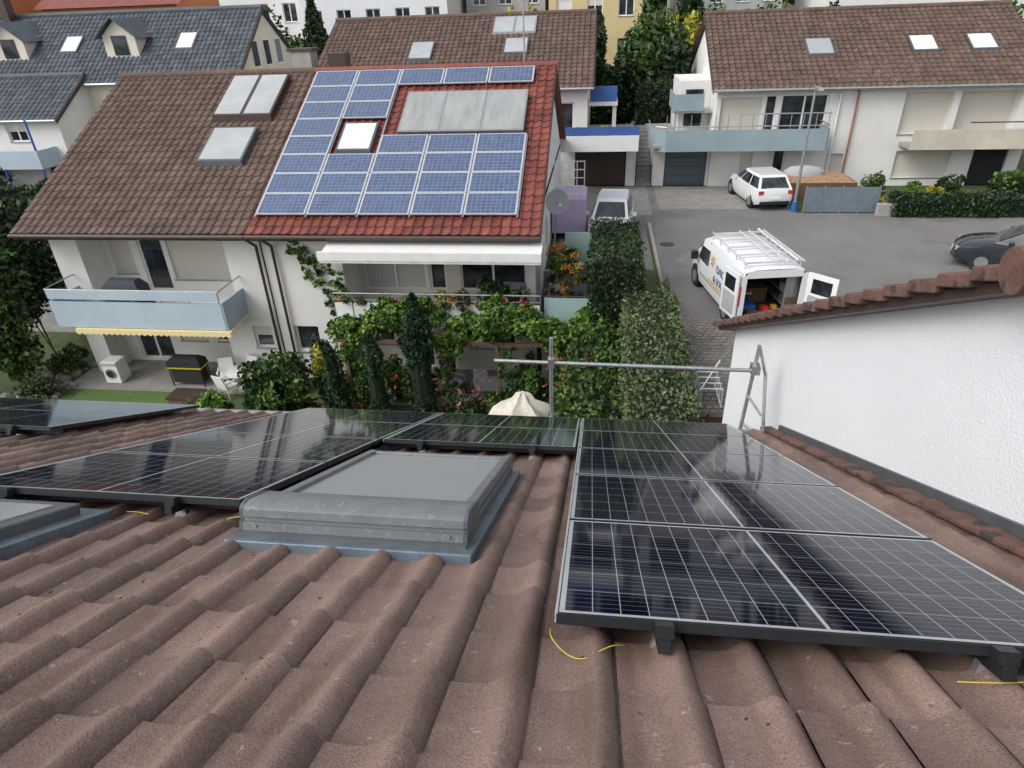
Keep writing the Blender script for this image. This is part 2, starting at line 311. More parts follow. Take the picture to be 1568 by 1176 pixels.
def hedge(name,x0,x1,y0,y1,z0,z1,dens,size,mat,skew=0.,fuzz=.06):
    e=bpy.data.objects.new(name,None);SC.collection.objects.link(e)
    dx,dy,dz=x1-x0,y1-y0,z1-z0;P=[]
    for (ar,f) in ((dx*dy,'t'),(dx*dz,'f'),(dx*dz,'b'),(dy*dz,'l'),(dy*dz,'r')):
        n=int(ar*dens)
        if n<1: continue
        u=rng.uniform(0,1,(n,3))
        if f=='t':u[:,2]=1
        if f=='f':u[:,1]=0
        if f=='b':u[:,1]=1
        if f=='l':u[:,0]=0
        if f=='r':u[:,0]=1
        P.append(u)
    u=np.concatenate(P);p=np.array([x0,y0,z0])+u*np.array([dx,dy,dz])
    w=np.sin(p[:,1]*2.1+p[:,0])*np.sin(p[:,2]*2.7+p[:,0]*1.7)*.07+rng.normal(0,fuzz,len(p))
    c=np.array([(x0+x1)/2,(y0+y1)/2,(z0+z1)/2]);d=(p-c)/np.array([dx,dy,dz])*2
    p=p+np.sign(d)*(np.abs(d)>.98)*w[:,None];p[:,0]+=skew*(p[:,1]-y0)
    leaves('foliage',p,size,mat,e)
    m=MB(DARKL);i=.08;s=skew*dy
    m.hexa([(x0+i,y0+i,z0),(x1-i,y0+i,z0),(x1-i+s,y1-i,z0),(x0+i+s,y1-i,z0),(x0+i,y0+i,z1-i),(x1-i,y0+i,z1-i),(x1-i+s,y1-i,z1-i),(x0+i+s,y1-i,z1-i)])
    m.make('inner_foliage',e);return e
def facade(g,p0,d,L,z0,z1,ops,wall,depth=.16,part='walls',frame=PLASTIC_W):
    n=(d[1],-d[0])
    def pt(u,z,o): return (p0[0]+d[0]*u+n[0]*o,p0[1]+d[1]*u+n[1]*o,z)
    def bx(mb,u0,u1,a,b,o0,o1): mb.hexa([pt(u0,a,o1),pt(u1,a,o1),pt(u1,a,o0),pt(u0,a,o0),pt(u0,b,o1),pt(u1,b,o1),pt(u1,b,o0),pt(u0,b,o0)])
    us=sorted({0,L}|{o[0] for o in ops}|{o[1] for o in ops});zs=sorted({z0,z1}|{o[2] for o in ops}|{o[3] for o in ops})
    us=[u for u in us if 0<=u<=L];zs=[z for z in zs if z0<=z<=z1]
    w=g.mb(part,wall)
    for i in range(len(us)-1):
        for j in range(len(zs)-1):
            cu=(us[i]+us[i+1])/2;cz=(zs[j]+zs[j+1])/2
            if any(o[0]<cu<o[1] and o[2]<cz<o[3] for o in ops): continue
            w.face([pt(us[i],zs[j],0),pt(us[i+1],zs[j],0),pt(us[i+1],zs[j+1],0),pt(us[i],zs[j+1],0)])
    for o in ops:
        u0,u1,a,b,k=o[:5];dp=o[5] if len(o)>5 else depth
        for q in (((u0,a),(u0,b)),((u1,a),(u1,b)),((u0,a),(u1,a)),((u0,b),(u1,b))):
            w.face([pt(*q[0],0),pt(*q[1],0),pt(*q[1],-dp),pt(*q[0],-dp)])
        if k=='open': continue
        key={'win':('glass',GLASS),'door':('glass',GLASS),'shut':('shutters',SHUT),'shutw':('white_shutters',SHUTW),'curt':('curtains',CURT),'half':('glass',GLASS),'garage':('garage_door',GARAGE),'garageb':('garage_doors',GARAGE_B),'dark':('dark_opening',DARK)}[k]
        g.mb(*key).face([pt(u0,a,-dp),pt(u1,a,-dp),pt(u1,b,-dp),pt(u0,b,-dp)])
        if k=='half': bx(g.mb('shutters',SHUT),u0+.02,u1-.02,a+(b-a)*.55,b,-dp+.01,-dp+.05)
        if k in('win','door','half','curt'):
            fr=g.mb('window_frames',frame);t=.07
            bx(fr,u0,u0+t,a,b,-dp+.003,-dp+.055);bx(fr,u1-t,u1,a,b,-dp+.003,-dp+.055);bx(fr,u0+t,u1-t,a,a+t,-dp+.003,-dp+.055);bx(fr,u0+t,u1-t,b-t,b,-dp+.003,-dp+.055)
            if u1-u0>1.1:
                k2=max(1,int(round((u1-u0)/1.1))-1) if u1-u0>1.8 else 1
                for q in range(1,k2+1):
                    uc=u0+(u1-u0)*q/(k2+1);bx(fr,uc-.04,uc+.04,a+t,b-t,-dp+.003,-dp+.06)
        if k in('win','half','curt','shut') and a>z0+.3: bx(g.mb('sills',ALU),u0-.04,u1+.04,a-.04,a-.002,-.05,.05)
def skylight(g,x0,x1,y0,y1,plane,mat=None,hh=.11,part='skylight',split=1,fm=None):
    f=g.mb(part+'_frame',fm or ANTH)
    def q(x,y,o): return (x,y,plane(y)+o)
    t=.07
    f.hexa([q(x0,y0,-.05),q(x1,y0,-.05),q(x1,y1,-.05),q(x0,y1,-.05),q(x0,y0,hh),q(x1,y0,hh),q(x1,y1,hh),q(x0,y1,hh)])
    gl=g.mb(part+'_glass',mat or GLASSR);w=(x1-x0)/split
    for i in range(split):
        a=x0+i*w+t;b=x0+(i+1)*w-t
        gl.hexa([q(a,y0+t,hh-.02),q(b,y0+t,hh-.02),q(b,y1-t,hh-.02),q(a,y1-t,hh-.02),q(a,y0+t,hh+.012),q(b,y0+t,hh+.012),q(b,y1-t,hh+.012),q(a,y1-t,hh+.012)])
TAN=math.tan(math.radians(26.9));SL=math.radians(26.9);CS=math.cos(SL)
# ------------------------------------------------------------------ camera
th,ps,ro=math.radians(30.11),math.radians(7.94),math.radians(-2.18)
F=Vector((-math.sin(ps)*math.cos(th),math.cos(ps)*math.cos(th),-math.sin(th)));r_=Vector((math.cos(ps),math.sin(ps),0));u_=r_.cross(F)
r2=r_*math.cos(ro)+u_*math.sin(ro);u2=-r_*math.sin(ro)+u_*math.cos(ro)
cd=bpy.data.cameras.new('camera');cam=bpy.data.objects.new('camera',cd);SC.collection.objects.link(cam);SC.camera=cam
cam.matrix_world=Matrix(((r2.x,u2.x,-F.x,0),(r2.y,u2.y,-F.y,0),(r2.z,u2.z,-F.z,0),(0,0,0,1)))
cd.sensor_width=36;cd.lens=998/1568*36;cd.clip_start=.05;cd.clip_end=2000
# ------------------------------------------------------------------ light (overcast)
w=bpy.data.worlds.new('World');SC.world=w;w.use_nodes=True;N=w.node_tree.nodes;L=w.node_tree.links
sk=N.new('ShaderNodeTexSky');sk.sky_type='NISHITA';sk.sun_disc=False;sk.sun_elevation=math.radians(45);sk.sun_rotation=math.radians(235);sk.air_density=1.;sk.dust_density=3.
hs=N.new('ShaderNodeHueSaturation');hs.inputs['Saturation'].default_value=.2;hs.inputs['Value'].default_value=1.55;L.new(sk.outputs[0],hs.inputs['Color']);L.new(hs.outputs[0],N['Background'].inputs[0]);N['Background'].inputs[1].default_value=.15
sd=bpy.data.lights.new('sun','SUN');sd.energy=1.15;sd.angle=math.radians(30);sd.color=(1,.97,.93);so=bpy.data.objects.new('sun',sd);SC.collection.objects.link(so)
az=math.radians(235);el=math.radians(45);dv=Vector((math.sin(az)*math.cos(el),math.cos(az)*math.cos(el),math.sin(el)));so.rotation_euler=dv.to_track_quat('Z','Y').to_euler()
SC.view_settings.view_transform='Standard';SC.view_settings.look='None';SC.view_settings.exposure=0
# ------------------------------------------------------------------ ground
GZ=-11.5;SZ=-8.6
def gh(x,y):
    if y<23.0 and x<.55: return GZ
    if y<9 and x<2.4: return GZ
    if y<55: return SZ
    return SZ+min(1,(y-55)/170.)**1.2*26
xs=[-600,-200,-90,-60,-40,-30,-22,-10,-2,.5,.6,2.35,2.45,6,12,20,30,45,70,120,300,600];ys=[-300,-60,-20,0,8.95,9.05,14,20,22.95,23.05,30,40,55,65,75,90,110,130,160,190,225,400,1500]
g=MB(GRASS)
vv=[[(x,y,gh(x,y)) for x in xs] for y in ys]
g.loft(vv,closed=False,cap=False);g.make('ground')
m=MB(ASPH);m.face([(2.6,13.2,SZ+.004),(60,13.2,SZ+.004),(60,30.2,SZ+.004),(2.2,30.2,SZ+.004)]);m.face([(-60,30.204,SZ+.004),(60,30.204,SZ+.004),(60,30.9,SZ+.004),(-60,30.9,SZ+.004)])
m.face([(-60,30.9,SZ+.004),(9.1,30.9,SZ+.004),(9.1,36,SZ+.004),(-60,36,SZ+.004)]);m.face([(-1.5,23.3,SZ+.004),(2.19,23.3,SZ+.004),(2.19,30.2,SZ+.004),(-1.5,30.2,SZ+.004)]);m.make('road')
m=MB(PAVE);m.face([(3.0,31.6,SZ+.009),(7.4,31.6,SZ+.009),(7.4,36,SZ+.009),(3.0,36,SZ+.009)]);m.face([(-2,30.6,SZ+.009),(2.6,30.6,SZ+.009),(2.6,36,SZ+.009),(-2,36,SZ+.009)]);m.make('driveway')
m=MB(CONC)
for a,b,c,d in ((-60,-2.2,30.2,30.35),(2.3,2.42,17.8,29.0)): m.box(a,b,c,d,SZ-.1,SZ+.09)
m.make('kerb')
m=MB(CONC);m.box(.35,.6,9.2,22.9,GZ-.1,SZ-.3);m.box(-40,.6,22.85,23.1,GZ-.1,SZ+.1);m.make('retaining_wall')
m=MB(STONE)
for i in range(11):
    for j in range(30):
        x=2.6+i*.19+(j%2)*.09;y=13.4+j*.19
        m.box(x,x+.15,y,y+.15,SZ-.02,SZ+.03+random.uniform(-.006,.008))
m.make('cobble_pavers')
m=MB(BROWNM);m.tube((2.9,26.3,SZ+.004),(2.9,26.3,SZ+.012),.3,20);m.make('manhole_cover')
# ------------------------------------------------------------------ OUR HOUSE
H=Grp('row_house');RZ=lambda y:-1.165-TAN*y
YE=7.05;YR=-.9
roof_tiles('roof_tiles_front',H.e,(-12.64,YE,RZ(YE)),-1,15.0,(YE-YR)/CS,SL,T_NEAR,.25,.345,.021,PROF,.0028)
zb=RZ(YR);H.mb('roof_back',T_BROWN).face([(-12.6,YR,zb),(2.36,YR,zb),(2.36,-9,zb-TAN*8.1),(-12.6,-9,zb-TAN*8.1)])
H.mb('roof_deck',DARK).face([(-12.6,YE-.05,RZ(YE)-.08),(2.34,YE-.05,RZ(YE)-.08),(2.34,YR,zb-.08),(-12.6,YR,zb-.08)])
rc=H.mb('ridge_tiles',T_BROWN)
for i in range(37): x=-12.6+i*.405;rc.tube((x,YR,zb+.0),(x+.42,YR,zb+.015),.125,14,.11)
H.mb('walls',WHITE).box(-12.5,2.3,-8.4,6.5,GZ-.2,-5.2);gt=H.mb('gutter',ALU)
gt.tube((-12.6,YE+.07,RZ(YE)-.06),(2.3,YE+.07,RZ(YE)-.06),.07,12)
H.done(smooth=('ridge_tiles',))
PZ=lambda y:-1.0-TAN*y
STEP=1.08
def array(name,x0,y0,rows,cols=1,w=1.76):
    g=Grp(name);fr=g.mb('frames',BLACKF);gl=g.mb('glass',PV_NEAR);edge=g.mb('frame_edges',SILVER)
    def q(x,y,o): return (x,y+o*math.sin(SL),PZ(y)+o*CS)
    for c in range(cols):
        xa=x0+c*(w+.02);xb=xa+w
        for r in range(rows):
            ya=y0+r*STEP;yb=ya+STEP-.018
            fr.hexa([q(xa,ya,-.035),q(xb,ya,-.035),q(xb,yb,-.035),q(xa,yb,-.035),q(xa,ya,-.0005),q(xb,ya,-.0005),q(xb,yb,-.0005),q(xa,yb,-.0005)])
            t=.009
            gl.face([q(xa+t,ya+t,.0012),q(xb-t,ya+t,.0012),q(xb-t,yb-t,.0012),q(xa+t,yb-t,.0012)],0,[(c+0,r+0),(c+1,r+0),(c+1,r+1),(c+0,r+1)])
            if c==0: edge.hexa([q(xa-.004,ya,-.03),q(xa-.0005,ya,-.03),q(xa-.0005,yb,-.03),q(xa-.004,yb,-.03),q(xa-.004,ya,.002),q(xa+.005,ya,.002),q(xa+.005,yb,.002),q(xa-.004,yb,.002)])
        rl=g.mb('rails',BLACKF)
        for fx in (.2,.78):
            xr=xa+w*fx;ye=y0+rows*STEP+.03
            rl.hexa([q(xr-.02,y0-.05,-.085),q(xr+.02,y0-.05,-.085),q(xr+.02,ye,-.085),q(xr-.02,ye,-.085),q(xr-.02,y0-.05,-.04),q(xr+.02,y0-.05,-.04),q(xr+.02,ye,-.04),q(xr-.02,ye,-.04)])
            rl.hexa([q(xr-.03,y0-.045,-.04),q(xr+.03,y0-.045,-.04),q(xr+.03,y0-.006,-.04),q(xr-.03,y0-.006,-.04),q(xr-.03,y0-.045,.004),q(xr+.03,y0-.045,.004),q(xr+.03,y0-.006,.004),q(xr-.03,y0-.006,.004)])
            hk=g.mb('roof_hooks',GALV)
            for yy in (y0+.05,y0+1.6):
                hk.hexa([q(xr-.045,yy,-.15),q(xr+.045,yy,-.15),q(xr+.045,yy+.03,-.15),q(xr-.045,yy+.03,-.15),q(xr-.02,yy,-.08),q(xr+.02,yy,-.08),q(xr+.02,yy+.03,-.08),q(xr-.02,yy+.03,-.08)])
    rl.hexa([q(x0,y0+.10,-.085),q(xb,y0+.10,-.085),q(xb,y0+.14,-.085),q(x0,y0+.14,-.085),q(x0,y0+.10,-.036),q(xb,y0+.10,-.036),q(xb,y0+.14,-.036),q(x0,y0+.14,-.036)])
    g.done()
array('solar_panel_array',-.09,1.50,5)
array('solar_panel_array',-1.87,1.50+3*STEP,2)
array('solar_panel_array',-3.66,1.50+STEP,4)
array('solar_panel_array',-8.65,4.6,2,2)
g=Grp('roof_window_with_shutter')
def q(x,y,o): return (x,y+o*math.sin(SL),RZ(y)+.03+o*CS)
def sl(mb,x0,x1,y0,y1,o0,o1): mb.hexa([q(x0,y0,o0),q(x1,y0,o0),q(x1,y1,o0),q(x0,y1,o0),q(x0,y0,o1),q(x1,y0,o1),q(x1,y1,o1),q(x0,y1,o1)])
X0,X1=-1.69,-.59
sl(g.mb('flashing',FLASH),X0-.05,X1+.07,2.14,4.02,-.02,.040)
sl(g.mb('frame',ANTH),X0-.02,X1+.02,2.28,3.92,.03,.10)
sl(g.mb('side_rails',ANTHL),X0,X0+.055,2.50,3.90,.10,.17);sl(g.mb('side_rails',ANTHL),X1-.055,X1,2.50,3.90,.10,.17);sl(g.mb('side_rails',ANTHL),X0+.055,X1-.055,3.84,3.90,.10,.165)
SHG=slat_mat('grey_shutter_slats',(.27,.285,.29),.028,1,.5,.7)
sl(g.mb('shutter_curtain',SHG),X0+.056,X1-.056,2.50,3.84,.10,.148)
pr=[(2.27,.035),(2.235,.06),(2.235,.10),(2.25,.105),(2.25,.122),(2.235,.127),(2.235,.165),(2.25,.185),(2.285,.2),(2.44,.2),(2.50,.19),(2.53,.165),(2.53,.04)]
hb=g.mb('shutter_box',ANTHL);hb.loft([[q(x,a,o) for a,o in pr] for x in (X0-.01,X1+.01)])
cp=g.mb('end_caps',ANTH)
for xa,xb in ((X0-.028,X0-.011),(X1+.011,X1+.028)): cp.loft([[q(x,a,o*1.02) for a,o in pr] for x in (xa,xb)])
sl(g.mb('lower_lip',ANTH),X0-.03,X1+.03,2.20,2.25,.03,.06)
for sx in (X0+.06,X1-.06): g.mb('screws',ALU).tube(q(sx,2.225,.085),q(sx,2.236,.085),.006,8)
g.mb('screws',ALU).tube(q(-1.2,2.30,.19),q(-1.2,2.30,.206),.008,8)
g.done(smooth=('shutter_box',),bevel={'side_rails':.006,'frame':.006,'flashing':.008})
g=Grp('roof_window')
sl(g.mb('flashing',FLASH),-4.0,-2.62,1.0,2.48,-.02,.04);sl(g.mb('frame',ANTH),-3.92,-2.72,1.08,2.38,.03,.10);sl(g.mb('glass_pane',GLASSR),-3.84,-2.80,1.16,2.30,.09,.107)
g.done(bevel={'frame':.01})
def cable(name,pts,r,mat):
    cu=bpy.data.curves.new(name,'CURVE');cu.dimensions='3D';sp=cu.splines.new('NURBS');sp.points.add(len(pts)-1)
    for i,p in enumerate(pts): sp.points[i].co=(*p,1)
    sp.use_endpoint_u=True;sp.order_u=3;cu.bevel_depth=r;cu.materials.append(mat);o=bpy.data.objects.new(name,cu);SC.collection.objects.link(o)
for pts in ([(-.11,1.52,.03),(-.115,1.44,.05),(-.06,1.40,.01),(.0,1.38,.0),(.06,1.40,.03),(.11,1.42,.045),(.14,1.46,.02)],[(1.15,1.42,.01),(1.25,1.39,.03),(1.33,1.41,.03)],[(-2.6,2.55,.01),(-2.5,2.5,.035),(-2.4,2.47,.03)],[(-1.98,2.53,.01),(-1.9,2.5,.04),(-1.86,2.52,.03)]):
    cable('yellow_cable',[q(*p) for p in pts],.0018,YELLOWC)
P=[]
for i in range(260):
    x=random.uniform(-4,2.1);y=random.uniform(.6,3.2);P.append(q(x,y,.012+.03*(((x+12.64)/.25)%1>.6)))
leaves('roof_debris',np.array(P),.009,M('dry_litter',(.09,.06,.03),(.05,.04,.02),30,.9),None,1.0)
# ------------------------------------------------------------------ NEIGHBOUR WHITE WALL HOUSE
H=Grp('neighbour_house');VZ=lambda y:.40-.507*y
XW=2.36;YC=10.1;YRn=3.35
wm=H.mb('gable_wall',WHITE2)
wm.face([(XW,YC,SZ-.5),(XW,YRn,SZ-.5),(XW,YRn,VZ(YRn)),(XW,YC,VZ(YC))]);wm.face([(XW,YRn,SZ-.5),(XW,-4,SZ-.5),(XW,-4,VZ(YRn)-.507*7.35),(XW,YRn,VZ(YRn))])
wm.face([(XW,YC,SZ-.5),(14,YC,SZ-.5),(14,YC,VZ(YC)),(XW,YC,VZ(YC))])
rt=H.mb('roof_slab',T_BROWN)
for a,b,za,zb_ in ((YRn,10.55,VZ(YRn),VZ(10.55)),(YRn,-4,VZ(YRn),VZ(YRn)-.507*7.35)):
    rt.face([(2.16,a,za+.13),(14,a,za+.13),(14,b,zb_+.13),(2.16,b,zb_+.13)])
sf=H.mb('verge_soffit',BROWNM);sf.hexa([(2.16,YRn,VZ(YRn)-.02),(XW+.1,YRn,VZ(YRn)-.02),(XW+.1,10.5,VZ(10.5)-.02),(2.16,10.5,VZ(10.5)-.02),(2.16,YRn,VZ(YRn)+.05),(XW+.1,YRn,VZ(YRn)+.05),(XW+.1,10.5,VZ(10.5)+.05),(2.16,10.5,VZ(10.5)+.05)])
vt=H.mb('verge_tiles',BRICKR)
yy=3.42
while yy<10.5:
    y2=yy+.33;a=VZ(yy);b=VZ(y2);lift=.035
    vt.hexa([(2.10,yy,a+.03),(2.30,yy,a+.05),(2.30,y2+.02,b+.05+lift),(2.10,y2+.02,b+.03+lift),(2.10,yy,a+.12),(2.30,yy,a+.14),(2.30,y2+.02,b+.14+lift),(2.10,y2+.02,b+.12+lift)])
    yy=y2
rg=H.mb('ridge_tiles',BRICKR)
for i in range(20): rg.tube((2.06+i*.38,YRn,VZ(YRn)+.08),(2.46+i*.38,YRn,VZ(YRn)+.10),.12,16,.11)
bf=H.mb('wall_flashing',ANTH)
bf.hexa([(XW-.03,-1,RZ(-1)),(XW-.003,-1,RZ(-1)),(XW-.003,YE,RZ(YE)),(XW-.03,YE,RZ(YE)),(XW-.03,-1,RZ(-1)+.15),(XW-.003,-1,RZ(-1)+.15),(XW-.003,YE,RZ(YE)+.15),(XW-.03,YE,RZ(YE)+.15)])
bk=H.mb('wall_edge_tiles',BRICKR);yy=-.5
while yy<YE:
    a=RZ(yy)+.03;b=RZ(yy+.3)+.03;bk.hexa([(XW-.17,yy,a),(XW-.032,yy,a),(XW-.032,yy+.31,b),(XW-.17,yy+.31,b),(XW-.17,yy,a+.03),(XW-.032,yy,a+.04),(XW-.032,yy+.31,b+.055),(XW-.17,yy+.31,b+.045)]);yy+=.3
H.done(smooth=('ridge_tiles',),bevel={'verge_tiles':.012,'wall_edge_tiles':.008})
# ------------------------------------------------------------------ SAFETY RAIL
g=Grp('roof_safety_rail');t=g.mb('tubes',GALV)
t.tube((-.50,7.22,-5.0),(-.50,7.22,-3.55),.024,12);t.tube((-.50,7.18,-4.75),(-.50,7.0,-4.72),.02,10)
t.tube((-1.22,7.20,-3.88),(1.98,7.20,-3.92),.024,12)
t.tube((1.93,7.28,-5.0),(2.0,7.28,-3.62),.024,12);t.tube((2.15,7.0,-4.75),(2.12,7.25,-4.0),.022,12);t.tube((2.0,7.28,-3.62),(2.12,7.25,-4.0),.02,10)
t.tube((1.95,7.25,-4.3),(2.12,7.1,-4.5),.016,8);t.tube((1.95,7.3,-4.75),(2.14,7.0,-4.75),.02,10)
c=g.mb('clamps',ALU);c.box(-.54,-.46,7.17,7.26,-3.95,-3.83);c.box(1.93,2.03,7.17,7.30,-3.97,-3.86)
g.mb('blue_foot',BLUEP).box(1.90,1.99,7.22,7.32,-5.02,-4.86);g.mb('red_pin',RED).tube((-.50,7.17,-3.75),(-.50,7.14,-3.75),.012,8)
g.done(smooth=('tubes',))
# ------------------------------------------------------------------ OPPOSITE TERRACE
OZ=lambda y:-5.87+TAN*(y-18.87)
EY,RY=18.87,26.75;FY=19.6;FLR=-8.7
def opp_roof(H,x0,x1,mat,roll,hs=1.0):
    roof_tiles('roof_tiles',H.e,(x0,EY,OZ(EY)-.06),1,x1-x0,(RY-EY)/CS,SL,mat,roll,.34,.03,PROF_LO,.004,hs)
    zr=OZ(RY)-.06
    H.mb('roof_back',mat).face([(x0,RY,zr),(x1,RY,zr),(x1,34.6,zr-TAN*7.85),(x0,34.6,zr-TAN*7.85)])
    H.mb('eave_board',BROWNM).box(x0+.02,x1-.02,EY+.05,EY+.12,OZ(EY)-.28,OZ(EY)-.09)
    H.mb('soffit',WHITE).box(x0+.05,x1-.05,EY+.12,FY+.1,OZ(EY)-.2,OZ(EY)-.14)
    rd=H.mb('ridge_tiles',mat);n=int((x1-x0)/.4)
    for i in range(n): x=x0+i*(x1-x0)/n;rd.tube((x,RY,zr-.01),(x+(x1-x0)/n+.02,RY,zr+.01),.14,12,.12)
    gt=H.mb('gutter',BROWNM);gt.tube((x0,EY-.07,OZ(EY)-.13),(x1,EY-.07,OZ(EY)-.13),.075,12)
H=Grp('row_house');xa,xb=-19.1,-10.9
opp_roof(H,xa,xb-.02,T_BROWN,.28)
W0=-18.5
up=[(1.0,6.3,FLR,-6.15,'open',1.2)]
lo=[(.7,5.6,GZ,-9.1,'open',1.0),(6.6,7.3,-10.3,-9.45,'half')]
facade(H,(W0,FY),(1,0),xb-W0,GZ-.2,-6.05,up+lo,WHITE)
facade(H,(W0+1.0,FY+1.2),(1,0),5.3,FLR,-6.15,[(.15,1.0,-8.0,-6.3,'shut',.08),(1.3,2.25,FLR+.05,-6.35,'door',.1),(2.4,5.0,-8.2,-6.3,'shut',.08)],WHITE,part='loggia_wall')
facade(H,(W0+.7,FY+1.0),(1,0),4.9,GZ,-9.1,[(.5,1.9,GZ+.1,-9.4,'half',.1),(2.3,3.4,-10.6,-9.4,'shut',.08),(3.8,4.8,-10.6,-9.4,'half',.1)],WHITE,part='garden_wall')
facade(H,(W0,34),(0,-1),34-FY,GZ,-5.9,[(3,4,-8,-6.8,'win')],WHITE,part='side_wall')
H.mb('end_gable',WHITE).face([(W0,FY,-6.1),(W0,33.9,-6.1),(W0,RY,OZ(RY)-.2)])
b=H.mb('balcony_slab',CONC);b.box(-18.0,-11.95,18.25,FY-.003,-8.88,-8.7)
b=H.mb('balcony_panels',BALC)
b.box(-18.0,-11.95,18.18,18.24,-8.95,-8.02);b.box(-18.06,-18.0,18.2,FY-.005,-8.95,-8.02);b.box(-11.95,-11.89,18.2,FY-.005,-8.95,-8.02)
b.box(-18.0,-11.95,18.15,18.22,-7.92,-7.62)
t=H.mb('balcony_rails',ALU);z=-7.60;t.tube((-18.05,18.2,z),(-11.9,18.2,z),.025,8);t.tube((-18.05,18.2,z),(-18.05,FY,z),.025,8);t.tube((-11.92,18.2,z),(-11.92,FY,z),.025,8)
for i in range(7): t.tube((-18+i*1.0,18.22,-8.1),(-18+i*1.0,18.22,-7.6),.018,6)
v=H.mb('awning_valance',FABY)
for i in range(28):
    x=-17.4+i*.2;v.face([(x,18.1,-8.98),(x+.2,18.1,-8.98),(x+.2,18.1,-9.13),(x+.1,18.1,-9.19),(x,18.1,-9.13)])
v.face([(-17.4,18.1,-8.98),(-11.8,18.1,-8.98),(-11.8,19.5,-8.95),(-17.4,19.5,-8.95)])
p=H.mb('downpipes',BROWNM)
x=-10.98;p.tube((x,EY-.02,-6.05),(x,FY-.12,-6.5),.05,8);p.tube((x,FY-.12,-6.5),(x,FY-.12,-11.3),.05,8)
skylight(H,-14.0,-11.75,23.95,26.2,OZ,GLASSR,.2,'roof_window',2,BROWNM)
skylight(H,-13.7,-12.05,21.75,23.4,OZ,GLASSR,.16,'roof_window_lower',1,ANTH)
ch=H.mb('chimney',CONC);ch.box(-11.9,-11.1,26.9,27.6,-3.2,-1.25);H.mb('chimney_cap',BROWNM).box(-12,-11.0,26.85,27.65,-1.25,-1.15)
H.done(smooth=('ridge_tiles','downpipes'))
m=MB(M('dark_cover',(.045,.055,.07),None,5,.8));m.loft([[(-16.4,18.6,FLR),(-15.0,18.6,FLR),(-15.0,19.3,FLR),(-16.4,19.3,FLR)],[(-16.35,18.65,-7.75),(-15.05,18.65,-7.75),(-15.05,19.25,-7.75),(-16.35,19.25,-7.75)],[(-16.2,18.8,-7.5),(-15.2,18.8,-7.5),(-15.2,19.1,-7.5),(-16.2,19.1,-7.5)]]);m.make('covered_grill',None,True)
H=Grp('row_house');xa,xb=-10.9,-1.6
opp_roof(H,xa,xb,T_RED,.30)
W1=-10.85
facade(H,(W1,FY),(1,0),9.0,GZ-.2,-6.05,[(2.65,8.7,FLR,-6.15,'open',1.5),(2.2,8.6,GZ,-9.1,'open',1.0),(.5,1.4,-10.4,-9.4,'win')],WHITE)
facade(H,(W1+2.65,FY+1.5),(1,0),6.05,FLR,-6.15,[(.15,2.4,FLR+.1,-6.4,'curt',.1),(2.5,3.1,FLR+.1,-6.4,'door',.1),(3.6,5.9,FLR+.1,-6.4,'door',.1)],CREAM,part='loggia_wall')
facade(H,(W1+2.2,FY+1.0),(1,0),6.4,GZ,-9.1,[(.4,1.6,-10.5,-9.4,'win',.1),(2.1,3.0,GZ+.05,-9.4,'door',.1),(3.3,3.8,GZ+.1,-9.4,'curt',.1),(4.3,6.0,-10.6,-9.4,'win',.1)],CREAM,part='garden_wall')
facade(H,(-1.85,FY),(0,1),14.4,GZ,-5.9,[(4.2,5.3,-8.2,-6.9,'win'),(7,8,-8.2,-6.9,'win')],WHITE,part='side_wall')
H.mb('end_gable',WHITE).face([(-1.85,FY,-6.1),(-1.85,33.9,-6.1),(-1.85,RY,OZ(RY)-.2)])
vb=H.mb('verge_boards',BROWNM)
vb.hexa([(xb-.03,EY,OZ(EY)-.28),(xb+.0,EY,OZ(EY)-.28),(xb+.0,RY,OZ(RY)-.28),(xb-.03,RY,OZ(RY)-.28),(xb-.03,EY,OZ(EY)-.03),(xb+.0,EY,OZ(EY)-.03),(xb+.0,RY,OZ(RY)-.03),(xb-.03,RY,OZ(RY)-.03)])
H.mb('balcony_slab',CONC).box(-8.2,-1.6,18.5,FY-.003,-8.88,-8.7)
b=H.mb('balcony_panels',PLASTIC_W)
for i in range(11):
    if i in(3,):continue
    b.box(-8.2+i*.6,-8.2+i*.6+.57,18.46,18.49,-8.85,-8.0)
t=H.mb('balcony_rails',ALU);t.tube((-8.2,18.47,-7.68),(-1.6,18.47,-7.68),.028,8);t.tube((-8.2,18.47,-7.9),(-1.6,18.47,-7.9),.014,8)
for i in range(12): t.tube((-8.2+i*.6,18.47,-8.85),(-8.2+i*.6,18.47,-7.68),.018,6)
a=H.mb('awning',PLASTIC_W);a.hexa([(-8.3,18.2,-6.42),(-1.55,18.2,-6.42),(-1.55,FY-.01,-6.22),(-8.3,FY-.01,-6.22),(-8.3,18.2,-6.35),(-1.55,18.2,-6.35),(-1.55,FY-.01,-6.1),(-8.3,FY-.01,-6.1)])
a.box(-8.32,-1.53,18.08,18.19,-6.48,-6.22);H.mb('awning_valance',M('cream_valance',(.72,.70,.64),None,3,.9)).box(-8.3,-1.55,18.1,18.12,-6.56,-6.48)
p=H.mb('downpipes',BROWNM)
x=-10.45;p.tube((x,EY-.02,-6.05),(x,FY-.12,-6.5),.05,8);p.tube((x,FY-.12,-6.5),(x,FY-.12,-11.3),.05,8)
cw=1.676;sx=-10.74
fr=H.mb('pv_frames',SILVER);gl=H.mb('pv_glass',PV_FAR)
def oq(x,y,o): return (x,y-o*math.sin(SL),OZ(y)+o*CS)
